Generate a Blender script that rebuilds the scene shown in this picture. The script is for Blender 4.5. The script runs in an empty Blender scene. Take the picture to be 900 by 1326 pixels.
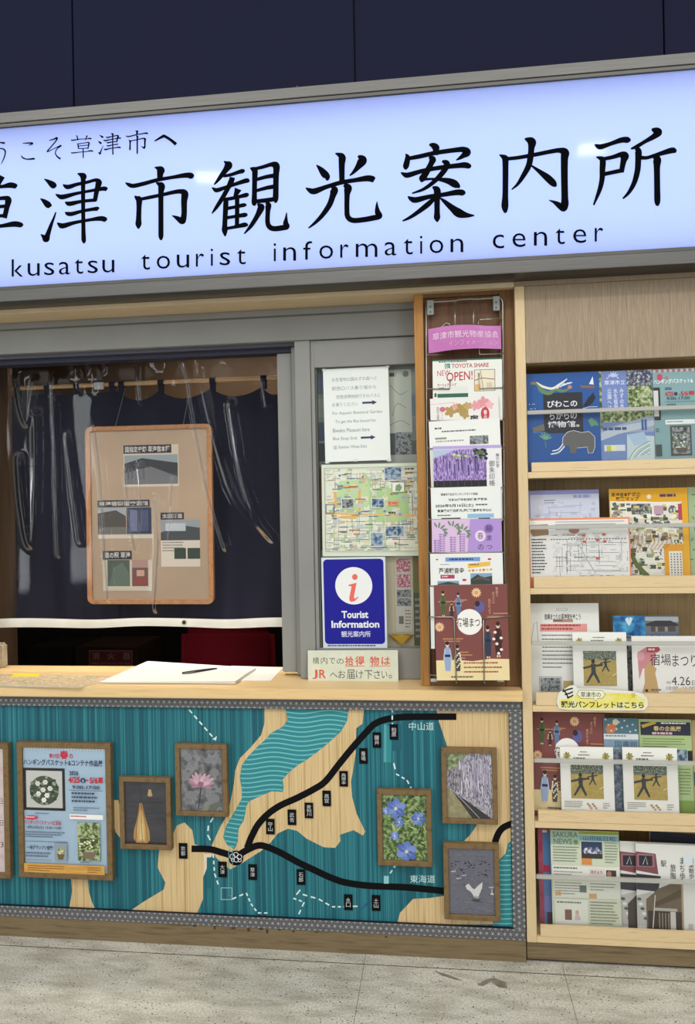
import bpy, bmesh, math, random
from mathutils import Vector, Matrix
rnd = random.Random(7)
S = bpy.context.scene
COL = S.collection
# ---------------------------------------------------------------- camera, light, exposure
FPX, CX, CY = 1000.0, 450.0, 663.0
YAW, PITCH, ROLL = math.radians(7.0184), math.radians(-0.014), math.radians(-1.1062)
CAM = Vector((0.0, -2.6, 1.5))
_f = Vector((-math.sin(YAW)*math.cos(PITCH), math.cos(YAW)*math.cos(PITCH), math.sin(PITCH)))
_r = Vector((math.cos(YAW), math.sin(YAW), 0)); _u = _r.cross(_f)
RT = _r*math.cos(ROLL)+_u*math.sin(ROLL); UP = -_r*math.sin(ROLL)+_u*math.cos(ROLL); FW = _f
cd = bpy.data.cameras.new('camera'); cam = bpy.data.objects.new('camera', cd); COL.objects.link(cam)
cd.sensor_width = 36; cd.lens = FPX/1326*36; cd.clip_start = .05
m = Matrix((RT, UP, -FW)).transposed().to_4x4(); m.translation = CAM
cam.matrix_world = m
S.camera = cam
S.view_settings.view_transform = 'Standard'; S.view_settings.look = 'None'
S.view_settings.gamma = 1; S.view_settings.use_curve_mapping = False
S.view_settings.exposure = 0.03
w = bpy.data.worlds.new('concourse'); S.world = w; w.use_nodes = True
bg = w.node_tree.nodes['Background']; bg.inputs[0].default_value = (.93, .97, 1, 1); bg.inputs[1].default_value = .54
def streak_strips(t):                   # bright strips added to the world, left and right, to streak the vinyl
    N, L = t.nodes.new, t.links.new; tc = N('ShaderNodeTexCoord'); sp = N('ShaderNodeSeparateXYZ'); L(tc.outputs['Generated'], sp.inputs[0])
    def mth(op, a, b=None):
        n = N('ShaderNodeMath'); n.operation = op
        for i, v in enumerate((a, b)):
            if v is None: continue
            if isinstance(v, (int, float)): n.inputs[i].default_value = v
            else: L(v, n.inputs[i])
        return n.outputs[0]
    ax = mth('ABSOLUTE', sp.outputs[0]); k = mth('MULTIPLY', mth('GREATER_THAN', ax, .5), mth('LESS_THAN', ax, .59))
    k = mth('MULTIPLY', k, mth('MULTIPLY', mth('GREATER_THAN', sp.outputs[2], -.08), mth('LESS_THAN', sp.outputs[2], .24)))
    k = mth('MULTIPLY', k, mth('LESS_THAN', sp.outputs[1], 0.0))
    L(mth('MULTIPLY_ADD', k, 10.0), bg.inputs[1]); bg.inputs[1].links[0].from_node.inputs[2].default_value = .5
streak_strips(w.node_tree)

def area(name, loc, target, sx, sy, power, col=(1, 1, 1)):
    l = bpy.data.lights.new(name, 'AREA'); l.shape = 'RECTANGLE'; l.size = sx; l.size_y = sy; l.energy = power; l.color = col
    o = bpy.data.objects.new(name, l); COL.objects.link(o); o.location = loc
    o.rotation_euler = (Vector(target)-Vector(loc)).to_track_quat('-Z', 'Y').to_euler(); return o
area('ceiling_lamp_light', (-1.42, -2.3, 3.62), (-1.3, -1.2, 0), .16, .09, 14, (1, .98, .94))
area('ceiling_lamp_light', (.92, -2.3, 3.62), (.9, -1.2, 0), .16, .09, 14, (1, .98, .94))
area('ceiling_fill_light', (-.3, -4.0, 4.4), (-.3, -3.2, 0), 8.0, 4.5, 215, (1, .985, .95))  # broad soft fill added overhead for the bulk of the facade light
cl = area('counter_light', (-1.15, .275, 2.07), (-1.15, .15, 0), 1.5, .05, 3.6, (1, .9, .8)); cl.data.spread = math.radians(50)
area('booth_light', (-1.0, .95, 2.45), (-1.0, .95, 0), .9, .3, 5, (1, .85, .65))

# ---------------------------------------------------------------- helpers
def ray(px, py): return RT*((px-CX)/FPX)+UP*((CY-py)/FPX)+FW
def W(px, py, Y):                       # pixel -> point on the plane y = Y
    d = ray(px, py); return CAM+d*((Y-CAM.y)/d.y)
def G(px, py, z):                       # pixel -> point on the plane z
    d = ray(px, py); return CAM+d*((z-CAM.z)/d.z)
def lin(h):
    h = h.lstrip('#')
    if len(h) == 3: h = ''.join(c*2 for c in h)
    c = [int(h[i:i+2], 16)/255 for i in (0, 2, 4)]
    return tuple((v/12.92 if v <= .04045 else ((v+.055)/1.055)**2.4) for v in c)+(1,)
MC = {}
def mat(h, rough=.55, metal=0, spec=.35):
    if not isinstance(h, str): return h
    k = (h, rough, metal, spec)
    if k in MC: return MC[k]
    m = bpy.data.materials.new('paint_'+h.strip('#')); m.use_nodes = True
    b = m.node_tree.nodes['Principled BSDF']
    b.inputs['Base Color'].default_value = lin(h); b.inputs['Roughness'].default_value = rough
    b.inputs['Metallic'].default_value = metal; b.inputs['Specular IOR Level'].default_value = spec
    MC[k] = m; return m
def nodes(name):
    m = bpy.data.materials.new(name); m.use_nodes = True; t = m.node_tree
    return m, t, t.nodes['Principled BSDF'], t.nodes.new, t.links.new
def ramp(t, stops):
    r = t.nodes.new('ShaderNodeValToRGB'); e = r.color_ramp.elements
    e[0].position, e[0].color = stops[0][0], lin(stops[0][1]); e[1].position, e[1].color = stops[-1][0], lin(stops[-1][1])
    for p, c in stops[1:-1]:
        x = e.new(p); x.color = lin(c)
    return r
def noise(name, scale, stops, stretch=(1, 1, 1), detail=5, rough=.5, dist=0, kind='noise', nrough=.55, spec=.35, bump=0):
    k = ('n', name)
    if k in MC: return MC[k]
    m, t, b, N, L = nodes(name)
    tc = N('ShaderNodeTexCoord'); mp = N('ShaderNodeMapping'); mp.inputs['Scale'].default_value = stretch
    L(tc.outputs['Object'], mp.inputs['Vector'])
    if kind == 'noise':
        n = N('ShaderNodeTexNoise'); n.inputs['Scale'].default_value = scale; n.inputs['Detail'].default_value = detail
        n.inputs['Roughness'].default_value = nrough; n.inputs['Distortion'].default_value = dist; out = n.outputs['Fac']
    else:
        n = N('ShaderNodeTexVoronoi'); n.inputs['Scale'].default_value = scale; out = n.outputs['Color' if kind == 'cells' else 'Distance']
    L(mp.outputs[0], n.inputs['Vector'])
    r = ramp(t, stops); L(out, r.inputs[0]); L(r.outputs[0], b.inputs['Base Color'])
    b.inputs['Roughness'].default_value = rough; b.inputs['Specular IOR Level'].default_value = spec
    if bump:
        bp = N('ShaderNodeBump'); bp.inputs['Strength'].default_value = bump; bp.inputs['Distance'].default_value = .002
        L(out, bp.inputs['Height']); L(bp.outputs[0], b.inputs['Normal'])
    MC[k] = m; return m
def wood(name, a, b_, axis='x', sc=1.0, rough=.45, c=None):
    st = {'x': (.5, 9, 9), 'z': (9, 9, .5), 'y': (9, .5, 9)}[axis]
    if c is None: c = a
    return noise(name, 9*sc, [(.25, b_), (.45, a), (.55, c), (.75, b_)], stretch=st, detail=7, rough=rough, dist=.35, nrough=.6)
def clear(name, gloss=.06, tint=(1, 1, 1, 1), rough=.03, haze=0.0, hazec='#ffffff', k=.5):
    m = bpy.data.materials.new(name); m.use_nodes = True; t = m.node_tree; t.nodes.clear()
    o = t.nodes.new('ShaderNodeOutputMaterial'); tr = t.nodes.new('ShaderNodeBsdfTransparent'); tr.inputs[0].default_value = tint
    g = t.nodes.new('ShaderNodeBsdfGlossy'); g.inputs['Roughness'].default_value = rough
    lw = t.nodes.new('ShaderNodeFresnel'); lw.inputs[0].default_value = 1.45
    mu = t.nodes.new('ShaderNodeMath'); mu.operation = 'MULTIPLY_ADD'; mu.inputs[1].default_value = k; mu.inputs[2].default_value = gloss; mu.use_clamp = True
    t.links.new(lw.outputs[0], mu.inputs[0])
    x = t.nodes.new('ShaderNodeMixShader'); t.links.new(mu.outputs[0], x.inputs[0]); t.links.new(tr.outputs[0], x.inputs[1]); t.links.new(g.outputs[0], x.inputs[2])
    last = x
    if haze:
        d = t.nodes.new('ShaderNodeBsdfDiffuse'); d.inputs[0].default_value = lin(hazec)
        y = t.nodes.new('ShaderNodeMixShader'); y.inputs[0].default_value = haze
        t.links.new(x.outputs[0], y.inputs[1]); t.links.new(d.outputs[0], y.inputs[2]); last = y
    t.links.new(last.outputs[0], o.inputs[0]); return m

class MB:                               # one mesh object
    def __init__(s): s.v = []; s.f = []; s.m = []; s.mats = []
    def mi(s, m):
        m = mat(m)
        if m not in s.mats: s.mats.append(m)
        return s.mats.index(m)
    def face(s, pts, m):
        i = len(s.v); s.v += [tuple(p) for p in pts]; s.f.append(tuple(range(i, i+len(pts)))); s.m.append(s.mi(m))
    def add(s, vs, fs, m):
        i = len(s.v); k = s.mi(m); s.v += [tuple(p) for p in vs]
        for f in fs: s.f.append(tuple(a+i for a in f)); s.m.append(k)
    def box(s, x0, x1, y0, y1, z0, z1, m, bev=0.0):
        if bev <= 0:
            vs = [(x, y, z) for x in (x0, x1) for y in (y0, y1) for z in (z0, z1)]
            s.add(vs, [(0, 1, 3, 2), (4, 6, 7, 5), (0, 4, 5, 1), (2, 3, 7, 6), (0, 2, 6, 4), (1, 5, 7, 3)], m); return
        bm = bmesh.new(); bmesh.ops.create_cube(bm, size=1)
        for v in bm.verts: v.co = Vector(((x0+x1)/2+v.co.x*(x1-x0), (y0+y1)/2+v.co.y*(y1-y0), (z0+z1)/2+v.co.z*(z1-z0)))
        bmesh.ops.bevel(bm, geom=bm.edges[:], offset=bev, segments=2, affect='EDGES')
        s.bm(bm, m)
    def bm(s, bm, m):
        bm.verts.index_update(); s.add([v.co for v in bm.verts], [[v.index for v in f.verts] for f in bm.faces], m); bm.free()
    def tube(s, pts, r, m, n=8):
        pts = [Vector(p) for p in pts]; rings = []
        for i, p in enumerate(pts):
            t = (pts[min(i+1, len(pts)-1)]-pts[max(i-1, 0)]).normalized()
            a = t.cross(Vector((0, 0, 1)) if abs(t.z) < .9 else Vector((1, 0, 0))).normalized(); b = t.cross(a)
            rr = r[i] if isinstance(r, (list, tuple)) else r
            rings.append([p+a*(math.cos(2*math.pi*k/n)*rr)+b*(math.sin(2*math.pi*k/n)*rr) for k in range(n)])
        vs = [q for g in rings for q in g]; fs = []
        for i in range(len(pts)-1):
            for k in range(n): fs.append((i*n+k, i*n+(k+1) % n, (i+1)*n+(k+1) % n, (i+1)*n+k))
        fs.append(tuple(range(n))[::-1]); fs.append(tuple((len(pts)-1)*n+k for k in range(n)))
        s.add(vs, fs, m)
    def grid(s, fn, nu, nv, m):
        vs = [fn(i/nu, j/nv) for j in range(nv+1) for i in range(nu+1)]
        s.add(vs, [(j*(nu+1)+i, j*(nu+1)+i+1, (j+1)*(nu+1)+i+1, (j+1)*(nu+1)+i) for j in range(nv) for i in range(nu)], m)
    def build(s, name, parent=None, origin=None, smooth=False, **props):
        me = bpy.data.meshes.new(name)
        if origin is None:
            if parent is not None: origin = parent['_o'] if '_o' in parent else (0, 0, 0)
            else:
                xs, ys, zs = zip(*s.v); origin = ((min(xs)+max(xs))/2, (min(ys)+max(ys))/2, min(zs))
        o3 = Vector(origin)
        me.from_pydata([Vector(v)-o3 for v in s.v], [], s.f)
        for mm in s.mats: me.materials.append(mm)
        me.polygons.foreach_set('material_index', s.m)
        if smooth: me.polygons.foreach_set('use_smooth', [True]*len(s.f))
        me.update()
        o = bpy.data.objects.new(name, me); COL.objects.link(o)
        if parent is not None: o.parent = parent
        else: o.location = o3
        o['_o'] = list(o3)
        tag(o, **props); return o
def tag(o, label=None, cat=None, group=None, kind=None):
    if label: o['label'] = label
    if cat: o['category'] = cat
    if group: o['group'] = group
    if kind: o['kind'] = kind
    return o
def thing(name, loc, label=None, cat=None, group=None, kind=None):
    o = bpy.data.objects.new(name, None); COL.objects.link(o); o.location = loc; o.empty_display_size = .05
    o['_o'] = list(loc); return tag(o, label, cat, group, kind)

# text -> triangles
TC = {}
def glyphs(s, bold=0.0, vert=False, ls=1.0):
    k = (s, bold, vert, ls)
    if k in TC: return TC[k]
    c = bpy.data.curves.new('t', 'FONT'); c.body = '\n'.join(s) if vert else s
    c.resolution_u = 3; c.offset = bold; c.space_character = ls
    if vert: c.align_x = 'CENTER'; c.space_line = .98
    o = bpy.data.objects.new('t', c); COL.objects.link(o); bpy.context.view_layer.update()
    me = o.to_mesh(); vs = [(v.co.x, v.co.y) for v in me.vertices]; fs = [tuple(p.vertices) for p in me.polygons]
    o.to_mesh_clear(); bpy.data.objects.remove(o); bpy.data.curves.remove(c)
    if not vs: vs = [(0, 0), (1, 1)]
    x0 = min(v[0] for v in vs); x1 = max(v[0] for v in vs); y0 = min(v[1] for v in vs); y1 = max(v[1] for v in vs)
    TC[k] = ([((x-x0)/max(x1-x0, 1e-6), (y1-y)/max(y1-y0, 1e-6)) for x, y in vs], fs); return TC[k]
def spline(pts, n=6):                   # Catmull-Rom through tuples of any length
    if len(pts) < 3: return [tuple(p) for p in pts]
    out = []
    P = [pts[0]]+list(pts)+[pts[-1]]
    for i in range(1, len(P)-2):
        for k in range(n):
            t = k/n; out.append(tuple(.5*((2*b)+(-a+c)*t+(2*a-5*b+4*c-d)*t*t+(-a+3*b-3*c+d)*t**3) for a, b, c, d in zip(P[i-1], P[i], P[i+1], P[i+2])))
    out.append(tuple(pts[-1])); return out

class Sheet:
    """A flat print, board or panel: a real rectangle on its own plane; a, b run in photo pixels on that plane."""
    def __init__(s, x0, y0, x1, y1, Y, col='#e8e8e4', rot=0, t=.002, tilt=0, zb=None, body=True, step=4e-5, edge=None, trace=False):
        s.trace = Y if trace else None
        s.x0, s.y0, s.x1, s.y1 = x0, y0, x1, y1; s.mb = MB(); s.step = step
        xm, ym = (x0+x1)/2, (y0+y1)/2; s.xm, s.ym = xm, ym
        s.c = W(xm, ym, Y)
        s.sx = (W(x1, ym, Y).x-W(x0, ym, Y).x)/(x1-x0); s.sy = (W(xm, y0, Y).z-W(xm, y1, Y).z)/(y1-y0)
        r, ti = math.radians(rot), math.radians(tilt)
        U = Vector((1, 0, 0)); V = Vector((0, math.sin(ti), math.cos(ti)))
        s.U = U*math.cos(r)+V*math.sin(r); s.V = -U*math.sin(r)+V*math.cos(r); s.N = s.U.cross(s.V)
        s.lift = s.step; s.t = t
        if body:
            yb = y1
            if zb is not None: yb = y1+(s.P(xm, y1).z-zb-abs(math.sin(r))*(x1-x0)*s.sx/2-t*abs(math.sin(ti)))/s.sy/max(.2, math.cos(ti))
            s.slab(x0, y0, x1, yb, col, t, edge)
    def P(s, px, py, l=0.0):
        if s.trace is not None: return W(px, py, s.trace)+s.N*l
        return s.c+s.U*((px-s.xm)*s.sx)+s.V*((s.ym-py)*s.sy)+s.N*l
    def slab(s, x0, y0, x1, y1, col, t, edge=None):
        q = [(x0, y0), (x1, y0), (x1, y1), (x0, y1)]
        f = [s.P(a, b) for a, b in q]; k = [s.P(a, b, -t) for a, b in q]
        s.mb.add(f, [(0, 3, 2, 1)], col); s.mb.add(f+k, [(4, 5, 6, 7)]+[(i, (i+1) % 4, 4+(i+1) % 4, 4+i) for i in range(4)], edge or col)
    def up(s): s.lift += s.step; return s.lift
    def rect(s, x0, y0, x1, y1, c): return s.poly([(x0, y0), (x1, y0), (x1, y1), (x0, y1)], c)
    def poly(s, pts, c, l=None):
        l = l or s.up(); n = len(pts)
        if n <= 4: s.mb.face([s.P(a, b, l) for a, b in pts][::-1], c); return s
        from mathutils.geometry import tessellate_polygon
        tr = tessellate_polygon([[Vector((a, b, 0)) for a, b in pts]])
        out = []
        for t in tr:
            a, b, c_ = (pts[i] for i in t)
            out.append(t if (b[0]-a[0])*(c_[1]-a[1])-(b[1]-a[1])*(c_[0]-a[0]) < 0 else t[::-1])
        s.mb.add([s.P(a, b, l) for a, b in pts], out, c); return s
    def ell(s, cx, cy, rx, ry, c, n=20, a0=0):
        ca, sa = math.cos(math.radians(a0)), math.sin(math.radians(a0))
        pts = []
        for k in range(n):
            x, y = rx*math.cos(2*math.pi*k/n), ry*math.sin(2*math.pi*k/n); pts.append((cx+x*ca-y*sa, cy+x*sa+y*ca))
        l = s.up(); s.mb.add([s.P(a, b, l) for a, b in pts], [tuple(range(n))[::-1]], c); return s
    def petal(s, cx, cy, ang, ln, wd, c):
        s.ell(cx+math.cos(math.radians(ang))*ln/2, cy+math.sin(math.radians(ang))*ln/2, ln/2, wd/2, c, 10, ang); return s
    def line(s, pts, wd, c, l=None, smooth=False):
        if smooth: pts = spline(pts)
        l = l or s.up(); L, R = [], []
        for i, p in enumerate(pts):
            a, b = pts[max(i-1, 0)], pts[min(i+1, len(pts)-1)]; dx, dy = b[0]-a[0], b[1]-a[1]; d = math.hypot(dx, dy) or 1
            h = (p[2] if len(p) > 2 else wd)/2
            L.append((p[0]-dy/d*h, p[1]+dx/d*h)); R.append((p[0]+dy/d*h, p[1]-dx/d*h))
        n = len(pts); s.mb.add([s.P(a, b, l) for a, b in L+R], [(i, i+1, n+i+1, n+i) for i in range(n-1)], c); return s
    def outline(s, x0, y0, x1, y1, wd, c):
        for q in ((x0, y0, x1, y0+wd), (x0, y1-wd, x1, y1), (x0, y0, x0+wd, y1), (x1-wd, y0, x1, y1)): s.rect(*q, c)
        return s
    def text(s, t, x0, y0, x1, y1, c, bold=0.0, vert=False, ls=1.0, slope=0.0):
        vs, fs = glyphs(t, bold, vert, ls); l = s.up()
        s.mb.add([s.P(x0+u*(x1-x0), y0+v*(y1-y0)+slope*u, l) for u, v in vs], fs, c); return s
    def para(s, x0, y0, x1, y1, n, c, h=.45, fill=.85):
        """n lines of text too small to read in the photo"""
        dy = (y1-y0)/n; l = s.up(); r = random.Random(int(x0*31+y0*17+n))
        for i in range(n):
            x = x0; y = y0+dy*i; xe = x0+(x1-x0)*(fill+(1-fill)*r.random()) if i < n-1 else x0+(x1-x0)*(.4+.5*r.random())
            while x < xe:
                wl = dy*h*(.7+1.6*r.random()); xq = min(x+wl, xe)
                s.mb.face([s.P(a, b, l) for a, b in ((x, y), (x, y+dy*h), (xq, y+dy*h), (xq, y))], c); x = xq+dy*h*.35
        return s
    def build(s, name, parent=None, **k):
        return s.mb.build(name, parent, origin=None if parent is not None else s.P(s.xm, s.y1), **k)

# ---------------------------------------------------------------- materials
ASH = wood('ash_wood_level', '#d8bf94', '#c2a577', 'x', 2.2)
ASHV = wood('ash_wood_upright', '#d2ba90', '#bda57c', 'z', 2.2)
ASHP = noise('ash_veneer', 24, [(.3, '#806d58'), (.45, '#9c8972'), (.52, '#8b7962'), (.6, '#a29078'), (.75, '#86745d')], stretch=(9, 9, .22), detail=6, dist=.2)
BACKW = noise('shelf_back_veneer', 14, [(.3, '#8d764f'), (.5, '#ab9268'), (.7, '#93794f')], stretch=(9, 9, .22), detail=6, dist=.2)
TOPW = wood('countertop_wood', '#e0c08a', '#d2ad74', 'x', .9, .35)
PLW = noise('plinth_wood', 9, [(.3, '#5f5039'), (.5, '#7d6c4f'), (.7, '#685840')], stretch=(.5, 9, 9), detail=7, dist=.4)
BRN = noise('brown_board_wood', 10, [(.3, '#54361f'), (.5, '#6d4a30'), (.7, '#5a3a24')], stretch=(9, 9, .4), detail=6)
BRNL = noise('orange_board_wood', 10, [(.3, '#96662c'), (.5, '#b07d3e'), (.7, '#9a6a30')], stretch=(9, 9, .4), detail=6)
BRND = noise('dark_board_wood', 10, [(.3, '#5b3b1c'), (.5, '#74502a'), (.7, '#5e3d1d')], stretch=(9, 9, .4), detail=6)
FRW = noise('poster_frame_wood', 12, [(.3, '#614c2f'), (.5, '#7a623f'), (.7, '#665033')], stretch=(3, 3, 3), detail=6)
ORW = noise('orange_frame_wood', 12, [(.3, '#8d5f38'), (.5, '#a5744a'), (.7, '#91633c')], stretch=(3, 3, 3), detail=5)
def steel(name, c, rough):
    m, t, b, N, L = nodes(name); b.inputs['Metallic'].default_value = .9; b.inputs['Roughness'].default_value = rough; b.inputs['Anisotropic'].default_value = .85
    tg = N('ShaderNodeTangent'); tg.direction_type = 'RADIAL'; tg.axis = 'Z'; L(tg.outputs[0], b.inputs['Tangent'])
    tc = N('ShaderNodeTexCoord'); mp = N('ShaderNodeMapping'); mp.inputs['Scale'].default_value = (1, 60, 160); L(tc.outputs['Object'], mp.inputs[0])
    n = N('ShaderNodeTexNoise'); n.inputs['Scale'].default_value = 6; L(mp.outputs[0], n.inputs['Vector'])
    r = ramp(t, [(.3, c[0]), (.7, c[1])]); L(n.outputs['Fac'], r.inputs[0]); L(r.outputs[0], b.inputs['Base Color']); return m
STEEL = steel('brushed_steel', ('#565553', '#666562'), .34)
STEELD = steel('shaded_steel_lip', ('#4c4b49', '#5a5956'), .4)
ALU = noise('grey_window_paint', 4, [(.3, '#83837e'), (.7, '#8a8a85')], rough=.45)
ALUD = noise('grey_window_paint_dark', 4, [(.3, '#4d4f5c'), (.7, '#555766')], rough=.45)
NAVY = noise('navy_wall_panel', 1.2, [(.3, '#0f1128'), (.7, '#13152f')], rough=.6, spec=.1)
WIRE = mat('#a9a69c', .3, .9)
GLASS = clear('window_glass', 0)
ACR = clear('clear_acrylic', 0, haze=.003, k=.3)
RAIL = clear('acrylic_edge', .25, tint=(.8, .83, .8, 1), rough=.15, haze=.55, hazec='#cfcdc4')
def floor_mat():
    m, t, b, N, L = nodes('terrazzo'); tc = N('ShaderNodeTexCoord')
    def nz(scale, det=4):
        n = N('ShaderNodeTexNoise'); n.inputs['Scale'].default_value = scale; n.inputs['Detail'].default_value = det; L(tc.outputs['Object'], n.inputs['Vector']); return n
    base = ramp(t, [(.3, '#c6c2b4'), (.55, '#d8d5c8'), (.75, '#dfdccf')]); L(nz(2.2, 6).outputs['Fac'], base.inputs[0])
    v = N('ShaderNodeTexVoronoi'); v.inputs['Scale'].default_value = 82; L(tc.outputs['Object'], v.inputs['Vector'])
    sp = ramp(t, [(.0, '#fff'), (.15, '#fff'), (.22, '#000')]); L(v.outputs['Distance'], sp.inputs[0])
    pick = ramp(t, [(.0, '#000'), (.46, '#000'), (.5, '#fff')]); L(v.outputs['Color'], pick.inputs[0])
    mu = N('ShaderNodeMath'); mu.operation = 'MULTIPLY'; L(sp.outputs[0], mu.inputs[0]); L(pick.outputs[0], mu.inputs[1])
    mx = N('ShaderNodeMixRGB'); L(mu.outputs[0], mx.inputs[0]); L(base.outputs[0], mx.inputs[1]); mx.inputs[2].default_value = lin('#39362f')
    fine = ramp(t, [(.35, '#a09c8e'), (.65, '#ffffff')]); L(nz(160, 2).outputs['Fac'], fine.inputs[0])
    m2 = N('ShaderNodeMixRGB'); m2.blend_type = 'MULTIPLY'; m2.inputs[0].default_value = .5; L(mx.outputs[0], m2.inputs[1]); L(fine.outputs[0], m2.inputs[2])
    dm = N('ShaderNodeMapping'); dm.inputs['Scale'].default_value = (2.2, 7, 1); L(tc.outputs['Object'], dm.inputs[0])
    dn = N('ShaderNodeTexNoise'); dn.inputs['Scale'].default_value = 3.2; dn.inputs['Detail'].default_value = 8; L(dm.outputs[0], dn.inputs['Vector'])
    dr = ramp(t, [(.42, '#ffffff'), (.62, '#a8a294'), (.74, '#7c766a')]); L(dn.outputs['Fac'], dr.inputs[0])
    m3 = N('ShaderNodeMixRGB'); m3.blend_type = 'MULTIPLY'; m3.inputs[0].default_value = .42; L(m2.outputs[0], m3.inputs[1]); L(dr.outputs[0], m3.inputs[2])
    L(m3.outputs[0], b.inputs['Base Color']); b.inputs['Roughness'].default_value = .42; return m
TERR = floor_mat()

# ---------------------------------------------------------------- setting
f = MB(); f.face([(-6, -7, 0), (6, -7, 0), (6, 2.4, 0), (-6, 2.4, 0)], TERR)
JT = mat('#4b463c', .9)
for y in (-.058, -.73, -1.4, -2.07): f.face([(-6, y-.0018, .0004), (6, y-.0018, .0004), (6, y+.0018, .0004), (-6, y+.0018, .0004)], JT)
for x in (-.287, .361, 1.009):
    f.face([(x-.0009, -7, .0005), (x+.0009, -7, .0005), (x+.0009, 0, .0005), (x-.0009, 0, .0005)], mat('#7b7566', .9))
SMU = noise('floor_scuff', 30, [(.3, '#6e6a5c'), (.7, '#8d897b')])
for pts in ([(562, 1257), (580, 1262), (600, 1270), (588, 1268), (572, 1263)], [(618, 1275), (630, 1268), (640, 1266), (655, 1272), (657, 1280), (645, 1278), (636, 1271), (625, 1277)]):
    q = [G(a, b, .0007) for a, b in pts]
    from mathutils.geometry import tessellate_polygon
    f.add(q, [t for t in tessellate_polygon([q])], SMU)
f.build('floor', origin=(0, 0, 0), kind='structure')
b = MB()
SEAMS = [-1.268-2.006, -1.268-1.003, -1.268, -.265, .738, 1.741, 2.744]
prev = -4.2
for x in SEAMS+[3.4]:
    b.box(prev+.0025, x-.0025, 0, .02, 2.25, 5.2, NAVY, .0015); prev = x
b.box(-4.2, 3.4, .021, .05, 2.25, 5.2, '#0b0c18')
b.build('wall_back', kind='structure')
b = MB(); b.box(-4.2, -2.45, 0, .1, 0, 2.249, NAVY); b.build('wall_left', kind='structure')
b = MB(); b.box(1.252, 3.4, 0, .1, 0, 2.249, NAVY); b.build('wall_right', kind='structure')
b = MB(); b.box(-2.45, .2495, 0, .125, 2.232, 2.249, wood('lintel_wood', '#d2bd9a', '#c2aa84', 'x'), .0015); b.build('trim_1', kind='structure')
# booth interior shell
INW = noise('booth_wall_brown', 3, [(.3, '#6f5844'), (.7, '#84694f')], rough=.4)
DK = mat('#17120f', .8)  # booth gloom put into the colour: near-black walls below and at the sides
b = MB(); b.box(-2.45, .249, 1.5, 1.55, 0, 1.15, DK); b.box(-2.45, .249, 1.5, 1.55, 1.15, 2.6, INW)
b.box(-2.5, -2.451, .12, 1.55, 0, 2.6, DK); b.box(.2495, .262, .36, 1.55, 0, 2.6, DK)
b.build('wall_booth_back', kind='structure')
b = MB(); b.box(-2.5, .26, .05, 1.55, 2.6, 2.65, '#6b6257'); b.build('ceiling', kind='structure')
b = MB()
p0, p1 = W(-6, 700, .62), W(17, 700, .62)
b.box(p0.x, p1.x, .6, .64, .0, 2.2, noise('brown_post', 6, [(.3, '#5b4532'), (.7, '#7a5f47')], stretch=(4, 4, .3))); b.build('trim_2', kind='structure')

# ---------------------------------------------------------------- window front
ZC = .904                              # countertop
win = thing('window_1', (-1.0, .15, ZC), kind='structure')
def X(px, Y, py=660): return W(px, py, Y).x
def Zz(py, Y, px=400): return W(px, py, Y).z
xm0, xm1, xm2 = X(385.5, .13), X(405.5, .13), X(411, .14)
zh = Zz(440, .12, 400)
b = MB(); b.box(-2.45, .249, .12, .3, zh, 2.2315, ALU, .001)
b.box(-2.45, .249, .1185, .12, Zz(409, .12, 400), Zz(406.5, .12, 400), '#5c5c58')
b.build('header', win)
b = MB()                               # dark head track over the opening
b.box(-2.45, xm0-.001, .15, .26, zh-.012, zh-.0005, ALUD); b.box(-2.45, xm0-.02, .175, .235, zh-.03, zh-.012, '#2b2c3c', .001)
b.build('head_track', win)
b = MB()                               # fixed right sash
b.box(xm0, xm1, .125, .17, ZC+.001, zh-.001, ALU, .0015)
b.box(xm1+.0008, X(411, .14), .132, .165, ZC+.001, zh-.001, ALU, .001)
zt, zbm = Zz(474, .14, 470), Zz(839, .14, 470)
b.box(X(411, .14), .249, .132, .165, zt, zh-.002, ALU, .001)
b.box(X(411, .14), .249, .132, .165, ZC+.001, zbm, ALU, .001)
b.box(X(411, .14), X(413.5, .14), .14, .16, zbm, zt, '#55554f')
b.build('sash_frame', win)
b = MB(); b.box(X(413.5, .14), .249, .147, .151, zbm+.001, zt-.001, GLASS); b.build('pane', win)
b = MB(); b.box(X(363, .19), X(381.5, .19), .18, .215, ZC+.014, zh-.032, ALU, .002); b.box(X(381.8, .18), xm0-.0005, .165, .2, ZC+.006, zh-.013, ALU, .002)
b.build('sliding_sash', win)

xl = W(-12, 650, .19).x
b = MB(); b.box(xl-.07, xl, .165, .215, ZC+.006, zh-.0135, ALU, .002); b.box(-2.449, xl-.0705, .175, .21, ZC+.006, ZC+.1, ALU, .001); b.box(-2.449, xl-.0705, .175, .21, zh-.1, zh-.0135, ALU, .001); b.build('sliding_sash', win)
b = MB(); b.box(-2.449, xl-.071, .19, .194, ZC+.1005, zh-.1005, GLASS); b.build('pane', win)
b = MB(); b.box(-2.449, xl-.071, .23, .24, ZC+.006, zh-.05, '#8d8a80'); b.build('blind', win)
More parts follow.
